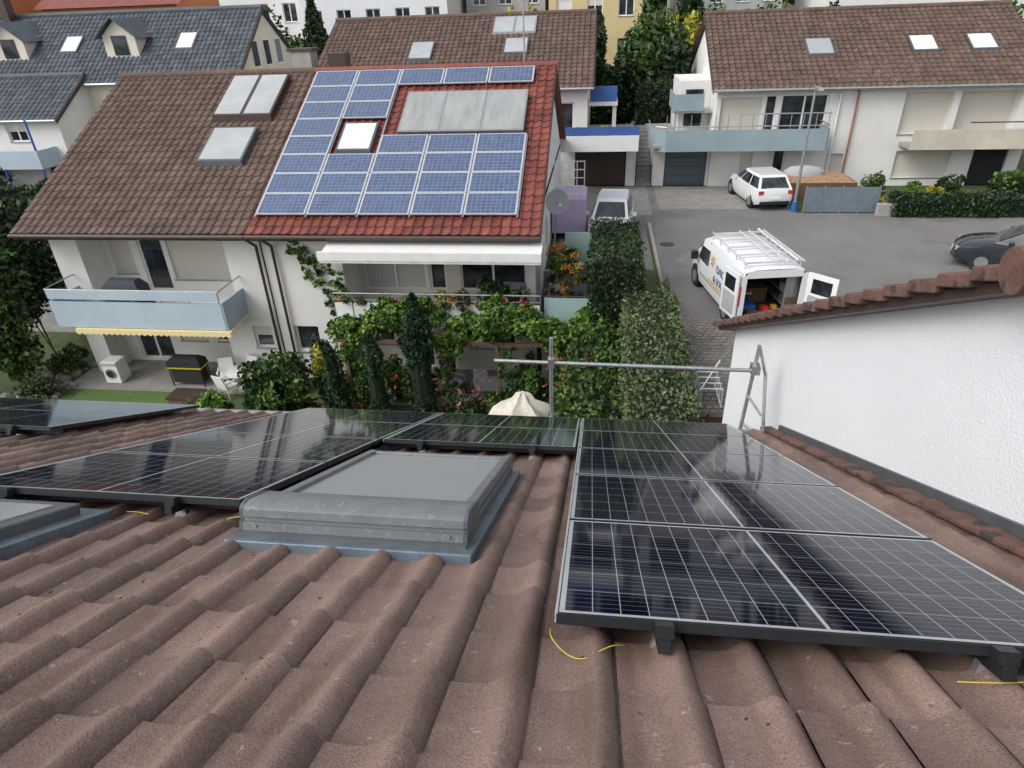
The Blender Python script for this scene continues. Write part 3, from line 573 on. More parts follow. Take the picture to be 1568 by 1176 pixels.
def module(x0,x1,y0,y1,c,r):
    fr.hexa([oq(x0,y0,.08),oq(x1,y0,.08),oq(x1,y1,.08),oq(x0,y1,.08),oq(x0,y0,.12),oq(x1,y0,.12),oq(x1,y1,.12),oq(x0,y1,.12)])
    gl.face([oq(x0+.03,y0+.015,.123),oq(x1-.03,y0+.015,.123),oq(x1-.03,y1-.015,.123),oq(x0+.03,y1-.015,.123)],0,[(c,r),(c+1,r),(c+1,r+1),(c,r+1)])
for c in range(5):
    for r in range(8):
        if c==1 and r in(3,4): continue
        if c>=2 and 4<=r<=6: continue
        y0=19.5+r*.87;module(sx+c*cw+.02,sx+(c+1)*cw-.02,y0,y0+.86,c,r)
rl=H.mb('pv_rails',ALU)
for c in range(6):
    x=sx+c*cw;ye=26.5 if c<3 else 22.95
    rl.hexa([oq(x-.03,19.45,.03),oq(x+.03,19.45,.03),oq(x+.03,ye,.03),oq(x-.03,ye,.03),oq(x-.03,19.45,.075),oq(x+.03,19.45,.075),oq(x+.03,ye,.075),oq(x-.03,ye,.075)])
skylight(H,-8.85,-7.62,22.2,23.55,OZ,M('bright_blind',(.75,.77,.78),None,2,.3),.14,'roof_window',1,ANTH)
TH=M('collector_glass',(.34,.35,.345),(.26,.27,.265),1.2,.12,spec=.8,stretch=(3,.6,.6))
fr2=H.mb('collector_frame',ALU);fr2.hexa([oq(-6.85,23.05,.05),oq(-2.5,23.05,.05),oq(-2.5,25.1,.05),oq(-6.85,25.1,.05),oq(-6.85,23.05,.17),oq(-2.5,23.05,.17),oq(-2.5,25.1,.17),oq(-6.85,25.1,.17)])
for i in range(3):
    x=-6.82+i*1.44;H.mb('collector_glass',TH).hexa([oq(x+.03,23.1,.165),oq(x+1.38,23.1,.165),oq(x+1.38,25.05,.165),oq(x+.03,25.05,.165),oq(x+.03,23.1,.178),oq(x+1.38,23.1,.178),oq(x+1.38,25.05,.178),oq(x+.03,25.05,.178)])
t=H.mb('antenna',ALU);t.tube((-2.9,27.6,-3),(-2.9,27.6,3.0),.03,8);t.tube((-3.4,27.6,2.7),(-2.4,27.6,2.7),.015,6)
ch=H.mb('chimney',BROWNM);ch.box(-10.5,-9.8,27.1,27.7,-3.2,-1.35)
H.done(smooth=('ridge_tiles','downpipes'))
g=Grp('side_terrace');g.mb('slab',CONC).box(-1.6,.34,18.6,22.8,GZ,-8.8)
sc=g.mb('glass_screens',TEAL);sc.box(-1.5,.2,18.62,18.65,-8.75,-7.8);sc.box(.22,.25,18.7,20.6,-8.75,-7.4);sc.box(-1.0,.1,21.4,21.43,-8.7,-6.6)
t=g.mb('rails',BROWNM);t.tube((-1.5,18.63,-7.75),(.25,18.63,-7.75),.025,8);t.tube((.25,18.63,-8.8),(.25,18.63,-7.1),.03,8);t.tube((.25,20.7,-8.8),(.25,20.7,-7.1),.03,8);t.tube((-1.5,18.7,-7.6),(.25,20.4,-6.9),.03,8)
g.done()
g=Grp('satellite_dish');d=g.mb('dish',GREYR);rs=[]
c0=Vector((-1.35,22.6,-5.9));ax=Vector((.25,-.93,.25)).normalized();e1=ax.cross(Vector((0,0,1))).normalized();e2=e1.cross(ax)
for k in range(6):
    rr=.42*k/5+.001;rs.append([tuple(c0+ax*(.5*rr*rr)+e1*rr*math.cos(w)+e2*rr*math.sin(w)) for w in np.linspace(0,2*math.pi,21)[:-1]])
d.loft(rs,cap=False);t=g.mb('arm',ALU);t.tube(c0,c0+ax*.5-e2*.1,.015,6);t.tube(c0-ax*.02,(-1.5,22.65,-8.7),.03,8);g.mb('lnb',PLASTIC_W).tube(c0+ax*.45-e2*.1,c0+ax*.56-e2*.1,.05,8)
g.done(smooth=('dish',))
g=Grp('side_balcony');g.mb('panels',LILAC).box(-1.8,-.4,26.8,29.0,-8.3,-6.9);t=g.mb('lattice',PLASTIC_W)
for i in range(5): t.tube((-1.7+i*.3,26.9,-6.9),(-1.7+i*.3,26.9,-5.4),.02,6)
for i in range(5): t.tube((-1.7,26.9,-6.7+i*.32),(-.5,26.9,-6.7+i*.32),.02,6)
g.done()
# ------------------------------------------------------------------ generic houses
def gable_house(name,x0,x1,y0,y1,zg,ze,slope,wall,roofm,ops=(),rops=(),over=.5,tiles=True,roll=.3):
    H=Grp(name);ym=(y0+y1)/2;t=math.tan(slope)
    facade(H,(x0,y0),(1,0),x1-x0,zg,ze,list(ops),wall)
    facade(H,(x1,y0),(0,1),y1-y0,zg,ze,list(rops),wall,part='side_wall')
    facade(H,(x0,y1),(0,-1),y1-y0,zg,ze,[],wall,part='side_wall_b')
    zr=ze+t*(ym-y0)
    for x in (x0,x1): H.mb('gables',wall).face([(x,y0,ze),(x,y1,ze),(x,ym,zr)])
    ye=y0-over;zee=ze-t*over+.12
    roof_tiles('roof_tiles',H.e,(x0-over*.6,ye,zee),1,x1-x0+over*1.2,(ym-ye)/math.cos(slope),slope,roofm,roll,.36,.035,PROF_LO,.004,1.1)
    H.mb('roof_back',roofm).face([(x0-over*.6,ym,zr+.12),(x1+over*.6,ym,zr+.12),(x1+over*.6,y1+over,zee),(x0-over*.6,y1+over,zee)])
    H.mb('ridge',roofm).tube((x0-over*.6,ym,zr+.14),(x1+over*.6,ym,zr+.14),.14,10)
    H.mb('gutter',ALU).tube((x0-over*.6,ye-.05,zee-.03),(x1+over*.6,ye-.05,zee-.03),.07,8)
    vb=H.mb('verge_boards',BROWNM)
    for x in (x0-over*.6-.02,x1+over*.6):
        vb.hexa([(x,ye,zee-.2),(x+.03,ye,zee-.2),(x+.03,ym,zr-.08),(x,ym,zr-.08),(x,ye,zee+.03),(x+.03,ye,zee+.03),(x+.03,ym,zr+.15),(x,ym,zr+.15)])
    return H,(lambda y:zee+t*(y-ye))
ops=[(.2,2.2,-6.25,-4.3,'shut'),(2.35,2.9,-6.25,-4.2,'door'),(3.1,5.3,-6.25,-4.2,'door'),(8.8,11.0,-6.1,-4.2,'shut',.3),(11.3,14.0,-6.2,-4.2,'shut',.6),
     (1.5,2.1,-8.2,-6.9,'shut'),(3.1,3.7,SZ,-6.7,'door'),(5.7,6.5,-8.0,-7.0,'shut'),(9.0,11.6,-8.2,-6.9,'shut'),(12.6,14.2,SZ,-6.8,'dark')]
H,rz=gable_house('row_house',5.8,20.6,36.0,47.4,SZ,-3.75,SL,WHITE,T_BROWN,ops)
skylight(H,10.25,11.55,37.8,39.1,rz,GLASSR,.14,'roof_window')
WB=M('white_blind',(.8,.84,.88),None,2,.2)
for xc in (15.8,18.5):skylight(H,xc-.6,xc+.6,37.9,39.1,rz,WB,.14,'roof_window_b')
facade(H,(2.9,36.2),(1,0),2.9,SZ,-6.4,[(.6,2.75,SZ,-6.75,'garage')],WHITE,part='garage_wall')
H.mb('garage_roof',CONC).box(2.7,5.79,34.6,41.5,-6.4,-6.25);facade(H,(2.9,41),(0,-1),4.8,SZ,-6.4,[],WHITE,part='garage_side')
b=H.mb('balcony_panels',BALC2)
pts=[(2.6,37.0),(2.6,35.3),(2.8,34.8),(3.3,34.5),(10.9,34.5),(10.9,36.0)]
for a,c in zip(pts[:-1],pts[1:]):
    b.hexa([(a[0],a[1],-6.55),(c[0],c[1],-6.55),(c[0]+.05,c[1]+.05,-6.55),(a[0]+.05,a[1]+.05,-6.55),(a[0],a[1],-5.55),(c[0],c[1],-5.55),(c[0]+.05,c[1]+.05,-5.55),(a[0]+.05,a[1]+.05,-5.55)])
    H.mb('balcony_rails',ALU).tube((a[0],a[1],-5.4),(c[0],c[1],-5.4),.03,8)
for i in range(14): H.mb('balcony_rails',ALU).tube((3.3+i*.58,34.52,-5.55),(3.3+i*.58,34.52,-4.85),.02,6)
H.mb('balcony_rails',ALU).tube((6.8,34.52,-4.85),(10.9,34.52,-4.85),.03,8)
H.mb('balcony_slab',CONC).box(5.8,10.88,34.55,35.995,-6.55,-6.4)
H.mb('balcony_cream',BALC4).box(14.8,20.6,34.6,34.68,-6.6,-5.7);H.mb('balcony_slab',CONC).box(14.8,20.6,34.7,35.995,-6.6,-6.45)
t=H.mb('railing_b',BROWNM);t.tube((17.2,34.64,-5.4),(20.6,34.64,-5.4),.03,6)
H.mb('upper_annex',WHITE).box(4.2,5.78,38.2,42,-6.25,-3.7);t=H.mb('annex_balcony',BALC2);t.box(3.8,5.3,36.9,36.95,-5.0,-4.2) ;t.box(3.8,3.85,36.95,39.5,-5.0,-4.2)
H.mb('annex_window',GLASS).box(4.5,5.4,38.15,38.19,-5.9,-4.1)
H.mb('annex_slab',CONC).box(3.8,5.75,36.96,38.19,-5.1,-5.0);t.box(3.9,4.0,37,37.1,-6.25,-5.1)
p=H.mb('downpipes',M('copper_pipe',(.35,.16,.1),None,4,.5));p.tube((12.4,35.9,-4.0),(12.4,35.9,-8.6),.05,8);H.mb('downpipes_b',PLASTIC_W).tube((11.6,35.9,-4.0),(11.6,35.9,-8.6),.05,8)
H.done()
ops=[(1,2,-6,-4.5,'win'),(12.8,13.9,-6.2,-4.4,'win'),(11,12,-6,-4.5,'win')]
H,rz=gable_house('row_house',-15.2,-.6,36.4,48.2,SZ,-3.55,SL,WHITE,T_BROWN,ops,[(3,4,-6,-4.6,'win'),(6,8,-6,-4.2,'door')])
skylight(H,-10.4,-9.1,38.3,39.8,rz,GLASSR,.16,'roof_window');skylight(H,-5.2,-3.9,38.6,39.9,rz,GLASSR,.16,'roof_window')
skylight(H,-6.0,-3.6,40.4,41.9,rz,GLASSR,.14,'collector',2,ALU)
H.mb('chimney',CONC).box(-5.0,-4.2,42.8,43.5,-2,1.0)
b=H.mb('upper_balcony',BALC3);b.box(-.5,.9,37.2,37.26,-4.5,-3.75);H.mb('upper_slab',WHITE).box(-.55,.95,37.2,40,-4.7,-4.5);H.mb('upper_post',WHITE).box(.7,.9,37.4,37.6,-6.2,-4.7)
facade(H,(-1.9,36.2),(1,0),3.9,SZ,-6.4,[(.7,3.4,SZ,-6.75,'garageb')],WHITE,part='garage_wall')
b=H.mb('terrace_panels',PLASTIC_W);b.box(-2.0,2.0,34.5,34.56,-6.5,-5.75);b=H.mb('terrace_band',BALC3);b.box(-2.0,2.0,34.6,34.66,-5.74,-5.35);H.mb('terrace_slab',CONC).box(-2.0,2.0,34.7,41,-6.4,-6.2)
H.done()
ops=[(20.5,21.6,-5.9,-4.6,'half'),(17,18,-6,-4.5,'win'),(23,24,-5.6,-4.4,'win')]
s3=math.radians(36)
H,rz=gable_house('row_house',-46,-20.2,38.0,46.8,SZ,-2.9,s3,CREAM,T_GREY,ops,[(1.8,2.6,-5.4,-4.1,'win')],.4,True,.3)
gm=H.mb('gable_windows',GLASS);gf=H.mb('gable_frames',PLASTIC_W)
for yy in (40.4,42.0,43.6):
    gm.box(-20.2,-20.17,yy,yy+.8,-2.6,-1.3);gf.box(-20.2,-20.15,yy-.08,yy,-2.68,-1.22);gf.box(-20.2,-20.15,yy+.8,yy+.88,-2.68,-1.22);gf.box(-20.2,-20.15,yy,yy+.8,-1.3,-1.22);gf.box(-20.2,-20.15,yy,yy+.8,-2.68,-2.6)
for xc in (-38.5,-34.6,-27.5):
    dm=H.mb('dormer_walls',CREAM);z0=rz(39.3)
    dm.face([(xc-1,39.3,z0-.1),(xc+1,39.3,z0-.1),(xc+1,39.3,z0+1.1),(xc,39.3,z0+1.9),(xc-1,39.3,z0+1.1)])
    for sgn in (-1,1): dm.face([(xc+sgn,39.3,z0-.1),(xc+sgn,39.3,z0+1.1),(xc+sgn,41.3,z0+1.3)]);H.mb('dormer_roofs',T_GREY).face([(xc,38.95,z0+2.0),(xc,42.2,z0+2.0),(xc+sgn*1.3,41.0,z0+.95),(xc+sgn*1.3,38.95,z0+.95)])
    H.mb('dormer_glass',GLASS).box(xc-.45,xc+.45,39.25,39.28,z0+.1,z0+1.1)
for xc in (-31.2,-23.9): skylight(H,xc-.55,xc+.55,39.6,40.7,rz,WB,.12,'roof_window')
H.mb('chimney',BROWNM).box(-36.4,-35.9,41.6,42.2,0,2.2)
H.done()
H,rz=gable_house('row_house',-42,-29.5,34.9,41.0,SZ,-4.5,math.radians(30),WHITE,T_GREY,[(9.2,10.4,-5.7,-4.75,'half'),(10.9,11.7,-7.8,-6.3,'dark'),(6,8,-7,-5,'door')],[],.3,True,.32)
b=H.mb('balconies',BALC);z=-6.9
b.box(-35.5,-30.2,33.4,33.5,z,z+.95);b.box(-30.2,-30.1,33.4,34.9,z,z+.95);H.mb('balcony_slab',CONC).box(-35.5,-30.2,33.5,34.89,z-.05,z+.1)
t=H.mb('posts',BLUEP)
for x in (-35,-32.5,-30.2): t.tube((x,33.5,SZ),(x,33.5,-4.4),.06,8)
H.done()
def block(name,x0,x1,y0,y1,z0,z1,wall,roof=None,cols=4,rows=2,rh=0,kind='win'):
    H=Grp(name);ops=[];w_=(x1-x0)/cols;h=(z1-z0)/rows
    for i in range(cols):
        for j in range(rows):
            k=random.choice([kind,kind,'half','shutw']);ops.append((i*w_+w_*.25,i*w_+w_*.75,z0+j*h+h*.3,z0+j*h+h*.78,k,.15))
    facade(H,(x0,y0),(1,0),x1-x0,z0-8,z1,ops,wall);facade(H,(x1,y0),(0,1),y1-y0,z0-8,z1,[],wall,part='side');facade(H,(x0,y1),(0,-1),y1-y0,z0-8,z1,[],wall,part='side2')
    if rh>0:
        ym=(y0+y1)/2;r=H.mb('roof',roof);o=.5
        r.face([(x0-o,y0-o,z1-.1),(x1+o,y0-o,z1-.1),(x1+o,ym,z1+rh),(x0-o,ym,z1+rh)]);r.face([(x0-o,ym,z1+rh),(x1+o,ym,z1+rh),(x1+o,y1+o,z1-.1),(x0-o,y1+o,z1-.1)])
        for x in (x0,x1): H.mb('gables',wall).face([(x,y0,z1),(x,y1,z1),(x,ym,z1+rh)])
    else: H.mb('roof',roof or GREYR).box(x0-.3,x1+.3,y0-.3,y1+.3,z1,z1+.3)
    H.done()
block('apartment_block',-33,-25.5,62,74,-4.5,4.5,WHITE,GREYR,3,3)
block('apartment_block',-25,-12.5,60,72,-6,4.4,WHITE2,GREYR,5,3)
block('apartment_block',-12,-5,66,78,-4,5.5,GREYR,T_GREY,3,3)
block('apartment_block',-4.4,3.2,62,72,-5,4.2,YELLOW,T_BROWN,3,3)
block('apartment_block',6.5,15.5,68,78,-4,1.6,GREYR,T_GREY,4,2,2.5)
block('apartment_block',18,30,64,74,-4,1.8,WHITE,GREYR,5,2)
block('apartment_block',33,48,66,78,-4,2.8,WHITE2,T_BROWN,6,2)
block('apartment_block',-50,-37,62,74,-5,1.2,ORANGE,T_RED,5,2,3)
block('apartment_block',-72,-54,58,72,-6,2.0,ORANGE,T_RED,5,2,3)
block('apartment_block',-66,-52,44,54,-8,-1.0,BALC4,T_BROWN,4,2,3)
random.seed(11)
for i in range(34):
    x=-150+i*9.2+random.uniform(-2,2);y=random.uniform(92,150);zg=gh(x,y)
    w_=random.uniform(7,11);block('distant_house',x,x+w_,y,y+9,zg,zg+random.uniform(5,7.5),random.choice([WHITE,CREAM,GREYR,WHITE2,YELLOW]),random.choice([T_BROWN,T_RED,T_GREY,T_BROWN]),3,2,random.uniform(2.5,3.5))
P=[]
for i in range(220):
    x=random.uniform(-190,190);y=random.uniform(80,230);r=random.uniform(2,4);z=gh(x,y)
    P.append(ell((x,y,z+r*1.2),(r,r,r*1.3),160,8,.5))
leaves('distant_trees',np.concatenate(P),1.0,G_MIX)
# ------------------------------------------------------------------ vegetation
hedge('hedge',.75,2.15,10.2,17.6,GZ,-7.2,330,.07,G_HEDGE,.02,.05)
hedge('hedge',-.05,1.35,17.9,22.3,GZ,-6.45,330,.075,G_DARK,0,.06)
hedge('ivy_hedge',-.6,.76,11.6,17.7,GZ,-8.35,260,.10,G_MIX,0,.16)
hedge('hedge',12.9,26,30.2,31.0,SZ,-7.75,200,.11,G_DARK,0,.05)
hedge('hedge',18.5,26,33.0,34.0,SZ,-7.5,160,.12,G_MIX,0,.05)
hedge('hedge',2.4,5.1,42.6,43.8,SZ,-4.3,160,.13,G_DARK,0,.08)
shrub('garden_shrub',(.1,13.8,GZ),(.6,1.4,1.3),3500,.09,G_DARK,18)
shrub('garden_shrub',(2.05,18.6,SZ),(.3,.4,.8),900,.06,G_HEDGE,8)
column_tree('thuja_tree',-5.0,16.4,GZ,4.6,.48,7500);column_tree('thuja_tree',-6.25,16.0,GZ,3.5,.36,4500);column_tree('thuja_tree',-7.7,16.3,GZ,3.0,.34,3800)
g=Grp('vine_pergola');t=g.mb('beams',WOOD)
for x in (-7.6,-5.2,-2.8,-.5): t.box(x-.05,x+.05,17.25,17.35,GZ,-8.9);t.box(x-.04,x+.04,17.0,18.4,-8.9,-8.78)
for y in (17.2,17.9): t.box(-7.9,0,y,y+.08,-8.78,-8.68)
P=[]
for i in range(85):
    x=random.uniform(-8.0,.3);y=random.uniform(16.9,18.35);top=-8.25+.3*math.sin(x*1.9)+random.uniform(-.3,.2);r=random.uniform(.22,.42)
    P.append(ell((x,y,top),(r*1.3,r,r),240,7,.5))
for x in (-7.6,-7.3,-4.4,-2.5,-.4,-1.0,-.7):
    for z in np.arange(-10.8,-8.6,.4): P.append(ell((x+random.uniform(-.2,.2),17.3+random.uniform(-.2,.2),z),(.28,.25,.32),80,5,.5))
leaves('vine_leaves',np.concatenate(P),.12,G_VINE,g.e,flat=.3,elong=1.1);g.done()
P=[]
for i in range(26):
    t_=i/25;x=-9.7+1.5*t_+.3*math.sin(i*1.7);z=-6.5-2.4*t_+.2*math.cos(i*2.3);P.append(ell((x,19.5,z),(.2,.06,.2),26,4,.5))
for i in range(14): P.append(ell((-8.4+random.uniform(-.25,.2),19.3,-7.2-i*.25),(.25,.12,.2),35,4,.5))
leaves('wall_climber',np.concatenate(P),.11,G_VINE)
for (x,y,rx,rz_,n,s,mt) in [(-9.6,16.2,1.25,1.35,5000,.13,G_MIX),(-11.2,15.2,1.0,1.0,2800,.13,G_VINE),(-8.2,17.2,.6,1.0,2000,.1,G_MIX),(-8.5,17.5,.5,1.3,1300,.1,G_YEL),(-9.0,18.8,.5,1.1,1400,.1,G_DARK),(-7.0,17.3,.6,1.1,2000,.09,G_MIX),(-5.7,17.6,.5,.9,1400,.08,G_HEDGE),(-4.0,17.0,.55,.75,1800,.09,G_HEDGE),(-2.6,16.8,.7,.8,2000,.1,G_MIX),(-1.8,17.3,.5,1.2,1800,.1,G_VINE),(-.8,16.6,.7,1.0,2400,.09,G_DARK),(.0,16.2,.7,1.1,1500,.09,G_DARK),(-1.4,16.0,.6,.7,1600,.08,G_MIX),(-.3,17.6,.6,1.3,1800,.1,G_MIX),(-10.2,18.6,.5,.7,1200,.09,G_HEDGE),(-6.4,18.2,.4,.9,1000,.09,G_VINE),(-19.6,19.5,.8,.6,1600,.1,G_MIX),(-19.3,17.6,.7,.4,1200,.09,G_HEDGE)]:
    shrub('garden_shrub',(x,y,GZ),(rx,rx*.8,rz_),n,s,mt)
P=[]
for i in range(50):
    x=random.choice([random.uniform(-5.2,-3.2),random.uniform(-1.3,.3),random.uniform(-9,-6)]);P.append(ell((x,random.uniform(16.3,17.8),GZ+random.uniform(.5,1.9)),(.2,.2,.15),7,4,.6))
for i in range(45):
    P.append(ell((random.uniform(-.9,.7),random.uniform(15.0,16.2),random.uniform(-9.5,-8.4)),(.2,.2,.15),8,4,.6))
leaves('flower_bed',np.concatenate(P),.07,G_RED)
P=[ell((-.9+random.uniform(-.5,.5),19.0+random.uniform(0,1.5),-7.3+random.uniform(-.6,.7)),(.2,.2,.18),60,5,.5) for i in range(18)]
leaves('terrace_flowers',np.concatenate(P),.07,G_ORA)
P=[ell((-1.0+random.uniform(-.5,1.2),19.2+random.uniform(0,3),-8.0+random.uniform(-.6,1.1)),(.28,.28,.25),110,5,.5) for i in range(26)]
leaves('terrace_plants',np.concatenate(P),.09,G_MIX)
for (x,z,mt) in ((-4.6,-8.0,G_YEL),(-4.1,-8.1,G_MIX),(-2.8,-7.7,G_DARK),(-2.3,-7.9,G_MIX),(-3.3,-7.6,G_DARK)):
    e=bpy.data.objects.new('potted_plant',None);SC.collection.objects.link(e)
    leaves('foliage',ell((x,18.85,z),(.42,.3,.42),450,9,.45),.09,mt,e)
    m=MB(BRICKR);m.tube((x,18.9,-8.7),(x,18.9,-8.4),.14,12,.19);m.make('pot',e)
P=[]
for i in range(26):
    x=random.uniform(-8.1,-1.8);P.append(ell((x,18.42,-7.95+random.uniform(-.15,.1)),(.22,.12,.16),50,5,.5))
leaves('balcony_flower_boxes',np.concatenate(P),.07,G_MIX)
P=[ell((random.uniform(-8.1,-1.8),18.36,-7.85+random.uniform(-.15,.1)),(.12,.08,.1),10,3,.5) for i in range(22)]
leaves('balcony_flowers',np.concatenate(P),.06,G_RED)
for (x,y,rx,rz_,n,mt) in ((-5.4,18.6,.45,.7,900,G_MIX),(-4.9,19.6,.3,.8,700,G_DARK),(-2.2,19.2,.4,.8,900,G_MIX),(-1.9,18.4,.4,.6,800,G_HEDGE),(-7.6,18.6,.4,.8,900,G_DARK),(-6.9,19.0,.35,.6,700,G_VINE),(-4.3,17.9,.4,.5,800,G_DARK),(-3.2,17.5,.45,.5,800,G_MIX)):
    shrub('garden_shrub',(x,y,GZ),(rx,rx,rz_),n,.08,mt,9)
shrub('garden_shrub',(-20.6,18.4,GZ),(1.2,1.6,2.7),7000,.15,G_MIX,24);shrub('garden_shrub',(-21.5,21,GZ),(1.6,2,3.4),7000,.17,G_DARK,24)
tree('garden_tree',-22.5,17.2,GZ,6.0,2.0,7000,.18,G_MIX)
for (x,y,r,h) in ((-34,31.5,2.2,1.7),(-30.5,31.5,1.8,1.4),(-27,32,1.6,1.2),(-38,31,2.5,1.8),(-24,31.5,1.5,1.2)): shrub('garden_shrub',(x,y-3.0,SZ),(r,1.3,h),3500,.22,G_DARK,20)
for (x,y,h,r,mt,n) in ((3.6,50,8.4,2.6,G_MIX,6500),(5.6,54,7.8,2.2,G_YEL,2400),(1.2,47.5,6.0,1.6,G_DARK,4500),(4.4,45.5,6.2,1.6,G_DARK,4500),(8.0,56,8.0,2.6,G_MIX,3500),(-23.5,52,8,1.8,G_DARK,3000),(-21,50,7.4,1.6,G_MIX,3000),(-18.5,50,6.2,1.4,G_DARK,2500),(24,50,8,2.5,G_MIX,3500),(28,45,9,2.5,G_DARK,3500),(-6,58,8.6,2,G_YEL,2000),(12,58,8.4,2,G_MIX,3000),(17,59,8.2,2,G_DARK,3000)):
    tree('garden_tree',x,y,SZ,h,r,n,.26,mt,.8,30)
column_tree('conifer_tree',-.3,52,SZ,8.0,.9,3000,G_DARK,.2);column_tree('conifer_tree',6.8,60,SZ,10.5,1.2,4000,G_DARK,.22);column_tree('conifer_tree',-22.4,56,SZ,10,1.1,3000,G_DARK,.22)
for (x,y,z,r,h,mt) in ((.2,35.6,-6.2,.6,.45,G_YEL),(1.4,35.4,-6.2,.5,.3,G_MIX),(-1,35.6,-6.2,.6,.4,G_VINE),(12.7,32.2,SZ,.55,.95,G_MIX),(12.0,31.6,SZ,.5,.4,G_RED),(12.5,31.4,SZ,.4,.35,G_YEL),(16.6,33.6,SZ,.7,.6,G_DARK),(14.9,33.4,SZ,.35,.6,G_VINE),(15.8,33.2,SZ,.5,.35,G_YEL),(13.8,32.2,SZ,.4,.35,G_MIX),(17.6,32.5,SZ,.6,.4,G_MIX)):
    shrub('garden_shrub',(x,y,z),(r,r*.8,h),1200,.1,mt,10)
# ------------------------------------------------------------------ garden things
m=MB(PAVE);m.face([(-19,18.3,GZ+.006),(-11.5,18.3,GZ+.006),(-11.5,20.6,GZ+.006),(-19,20.6,GZ+.006)]);m.face([(-8.6,18.0,GZ+.006),(-1.8,18.0,GZ+.006),(-1.8,20.6,GZ+.006),(-8.6,20.6,GZ+.006)]);m.make('patio')
m=MB(LAWN);m.face([(-18.2,16.2,GZ+.006),(-12.5,16.2,GZ+.006),(-12.5,18.27,GZ+.006),(-18.2,18.27,GZ+.006)]);m.make('lawn')
m=MB(STONE)
for i in range(40):
    cx=-19.7+random.uniform(-.9,1.0);cy=18.4+random.uniform(-1,1.8);s=random.uniform(.1,.24);rs=[]
    for k,(f_,zz) in enumerate(((1,0),(1.05,.4),(.75,.8),(.2,.95))): rs.append([(cx+s*f_*math.cos(w_)*(1+.2*math.sin(3*w_+i)),cy+s*f_*math.sin(w_)*(1+.2*math.cos(2*w_+i)),GZ+s*1.2*zz) for w_ in np.linspace(0,6.283,8)[:-1]])
    m.loft(rs)
m.make('rockery')
g=Grp('washing_machine');x,y=-17.6,18.75;g.mb('body',PLASTIC_W).box(x,x+.6,y,y+.58,GZ+.02,GZ+.87);g.mb('door_ring',ALU).tube((x+.3,y-.03,GZ+.42),(x+.3,y,GZ+.42),.2,20);g.mb('door_glass',GLASS).tube((x+.3,y-.045,GZ+.42),(x+.3,y-.031,GZ+.42),.14,20);g.mb('control_panel',GREYR).box(x+.02,x+.58,y-.012,y-.001,GZ+.72,GZ+.84);g.done(bevel={'body':.02})
g=Grp('gas_grill');x,y=-15.0,18.7
g.mb('yellow_band',M('yellow_lid',(.55,.42,.03),None,4,.4)).box(x,x+1.3,y,y+.55,GZ+.72,GZ+.78)
g.mb('hood',DARK).loft([[(x+.0,y+.0,GZ+.78),(x+1.3,y+.0,GZ+.78),(x+1.3,y+.55,GZ+.78),(x+.0,y+.55,GZ+.78)],[(x+.04,y+.04,GZ+1.0),(x+1.26,y+.04,GZ+1.0),(x+1.26,y+.51,GZ+1.0),(x+.04,y+.51,GZ+1.0)],[(x+.2,y+.15,GZ+1.12),(x+1.1,y+.15,GZ+1.12),(x+1.1,y+.4,GZ+1.12),(x+.2,y+.4,GZ+1.12)]])
for a,b_ in ((0.05,.05),(1.25,.05),(.05,.5),(1.25,.5)): g.mb('legs',BLACKF).tube((x+a,y+b_,GZ),(x+a,y+b_,GZ+.75),.025,8)
g.mb('cabinet',DARK).box(x+.1,x+1.2,y+.06,y+.5,GZ+.15,GZ+.7);g.done()
def chair(x,y,a,mat,z=GZ):
    g=Grp('garden_chair');s=g.mb('seat',mat);X=Matrix.Translation((x,y,z))@Matrix.Rotation(a,4,'Z')
    s.X=X;s.box(-.25,.25,-.25,.25,.40,.44);s.hexa([(-.25,.22,.44),(.25,.22,.44),(.25,.26,.44),(-.25,.26,.44),(-.24,.34,.95),(.24,.34,.95),(.24,.38,.95),(-.24,.38,.95)])
    l=g.mb('legs',mat);l.X=X
    for u,v in ((-.22,-.22),(.22,-.22),(-.22,.22),(.22,.22)): l.tube((u,v,0),(u,v,.42),.018,6)
    for u in (-.26,.26): l.box(u-.025,u+.025,-.25,.28,.62,.65);l.tube((u,-.22,.42),(u,-.22,.62),.015,6)
    g.done()
for x,y,a in ((-12.9,18.9,.4),(-12.2,19.1,-.3),(-11.6,18.7,-1.2),(-12.5,18.2,2.8)): chair(x,y,a,PLASTIC_W)
for x,y,a in ((-3.6,18.6,.3),(-2.6,18.8,-1.3),(-4.6,18.9,1.2)): chair(x,y,a,GREYR)
for (x,y,mt) in ((-12.2,18.7,PLASTIC_W),(-3.1,18.4,GREYR)):
    g=Grp('garden_table');g.mb('top',mt).tube((x,y,GZ+.70),(x,y,GZ+.74),.5,20);g.mb('leg',mt).tube((x,y,GZ),(x,y,GZ+.7),.05,8,.04);g.mb('foot',mt).tube((x,y,GZ),(x,y,GZ+.03),.25,12);g.done()
g=Grp('balcony_table');g.mb('cloth',LILAC).box(-3.3,-2.2,19.4,20.3,-8.0,-7.95)
for u in (-3.2,-2.3):
    for v in (19.5,20.2): g.mb('legs',ALU).tube((u,v,-8.7),(u,v,-8.0),.02,6)
g.done()
g=Grp('storage_box');g.mb('body',WOOD).box(-13.9,-12.9,16.9,17.5,GZ,GZ+.6);g.mb('lid',BROWNM).box(-13.95,-12.85,16.85,17.55,GZ+.6,GZ+.66);g.done()
m=MB(FABW);rs=[]
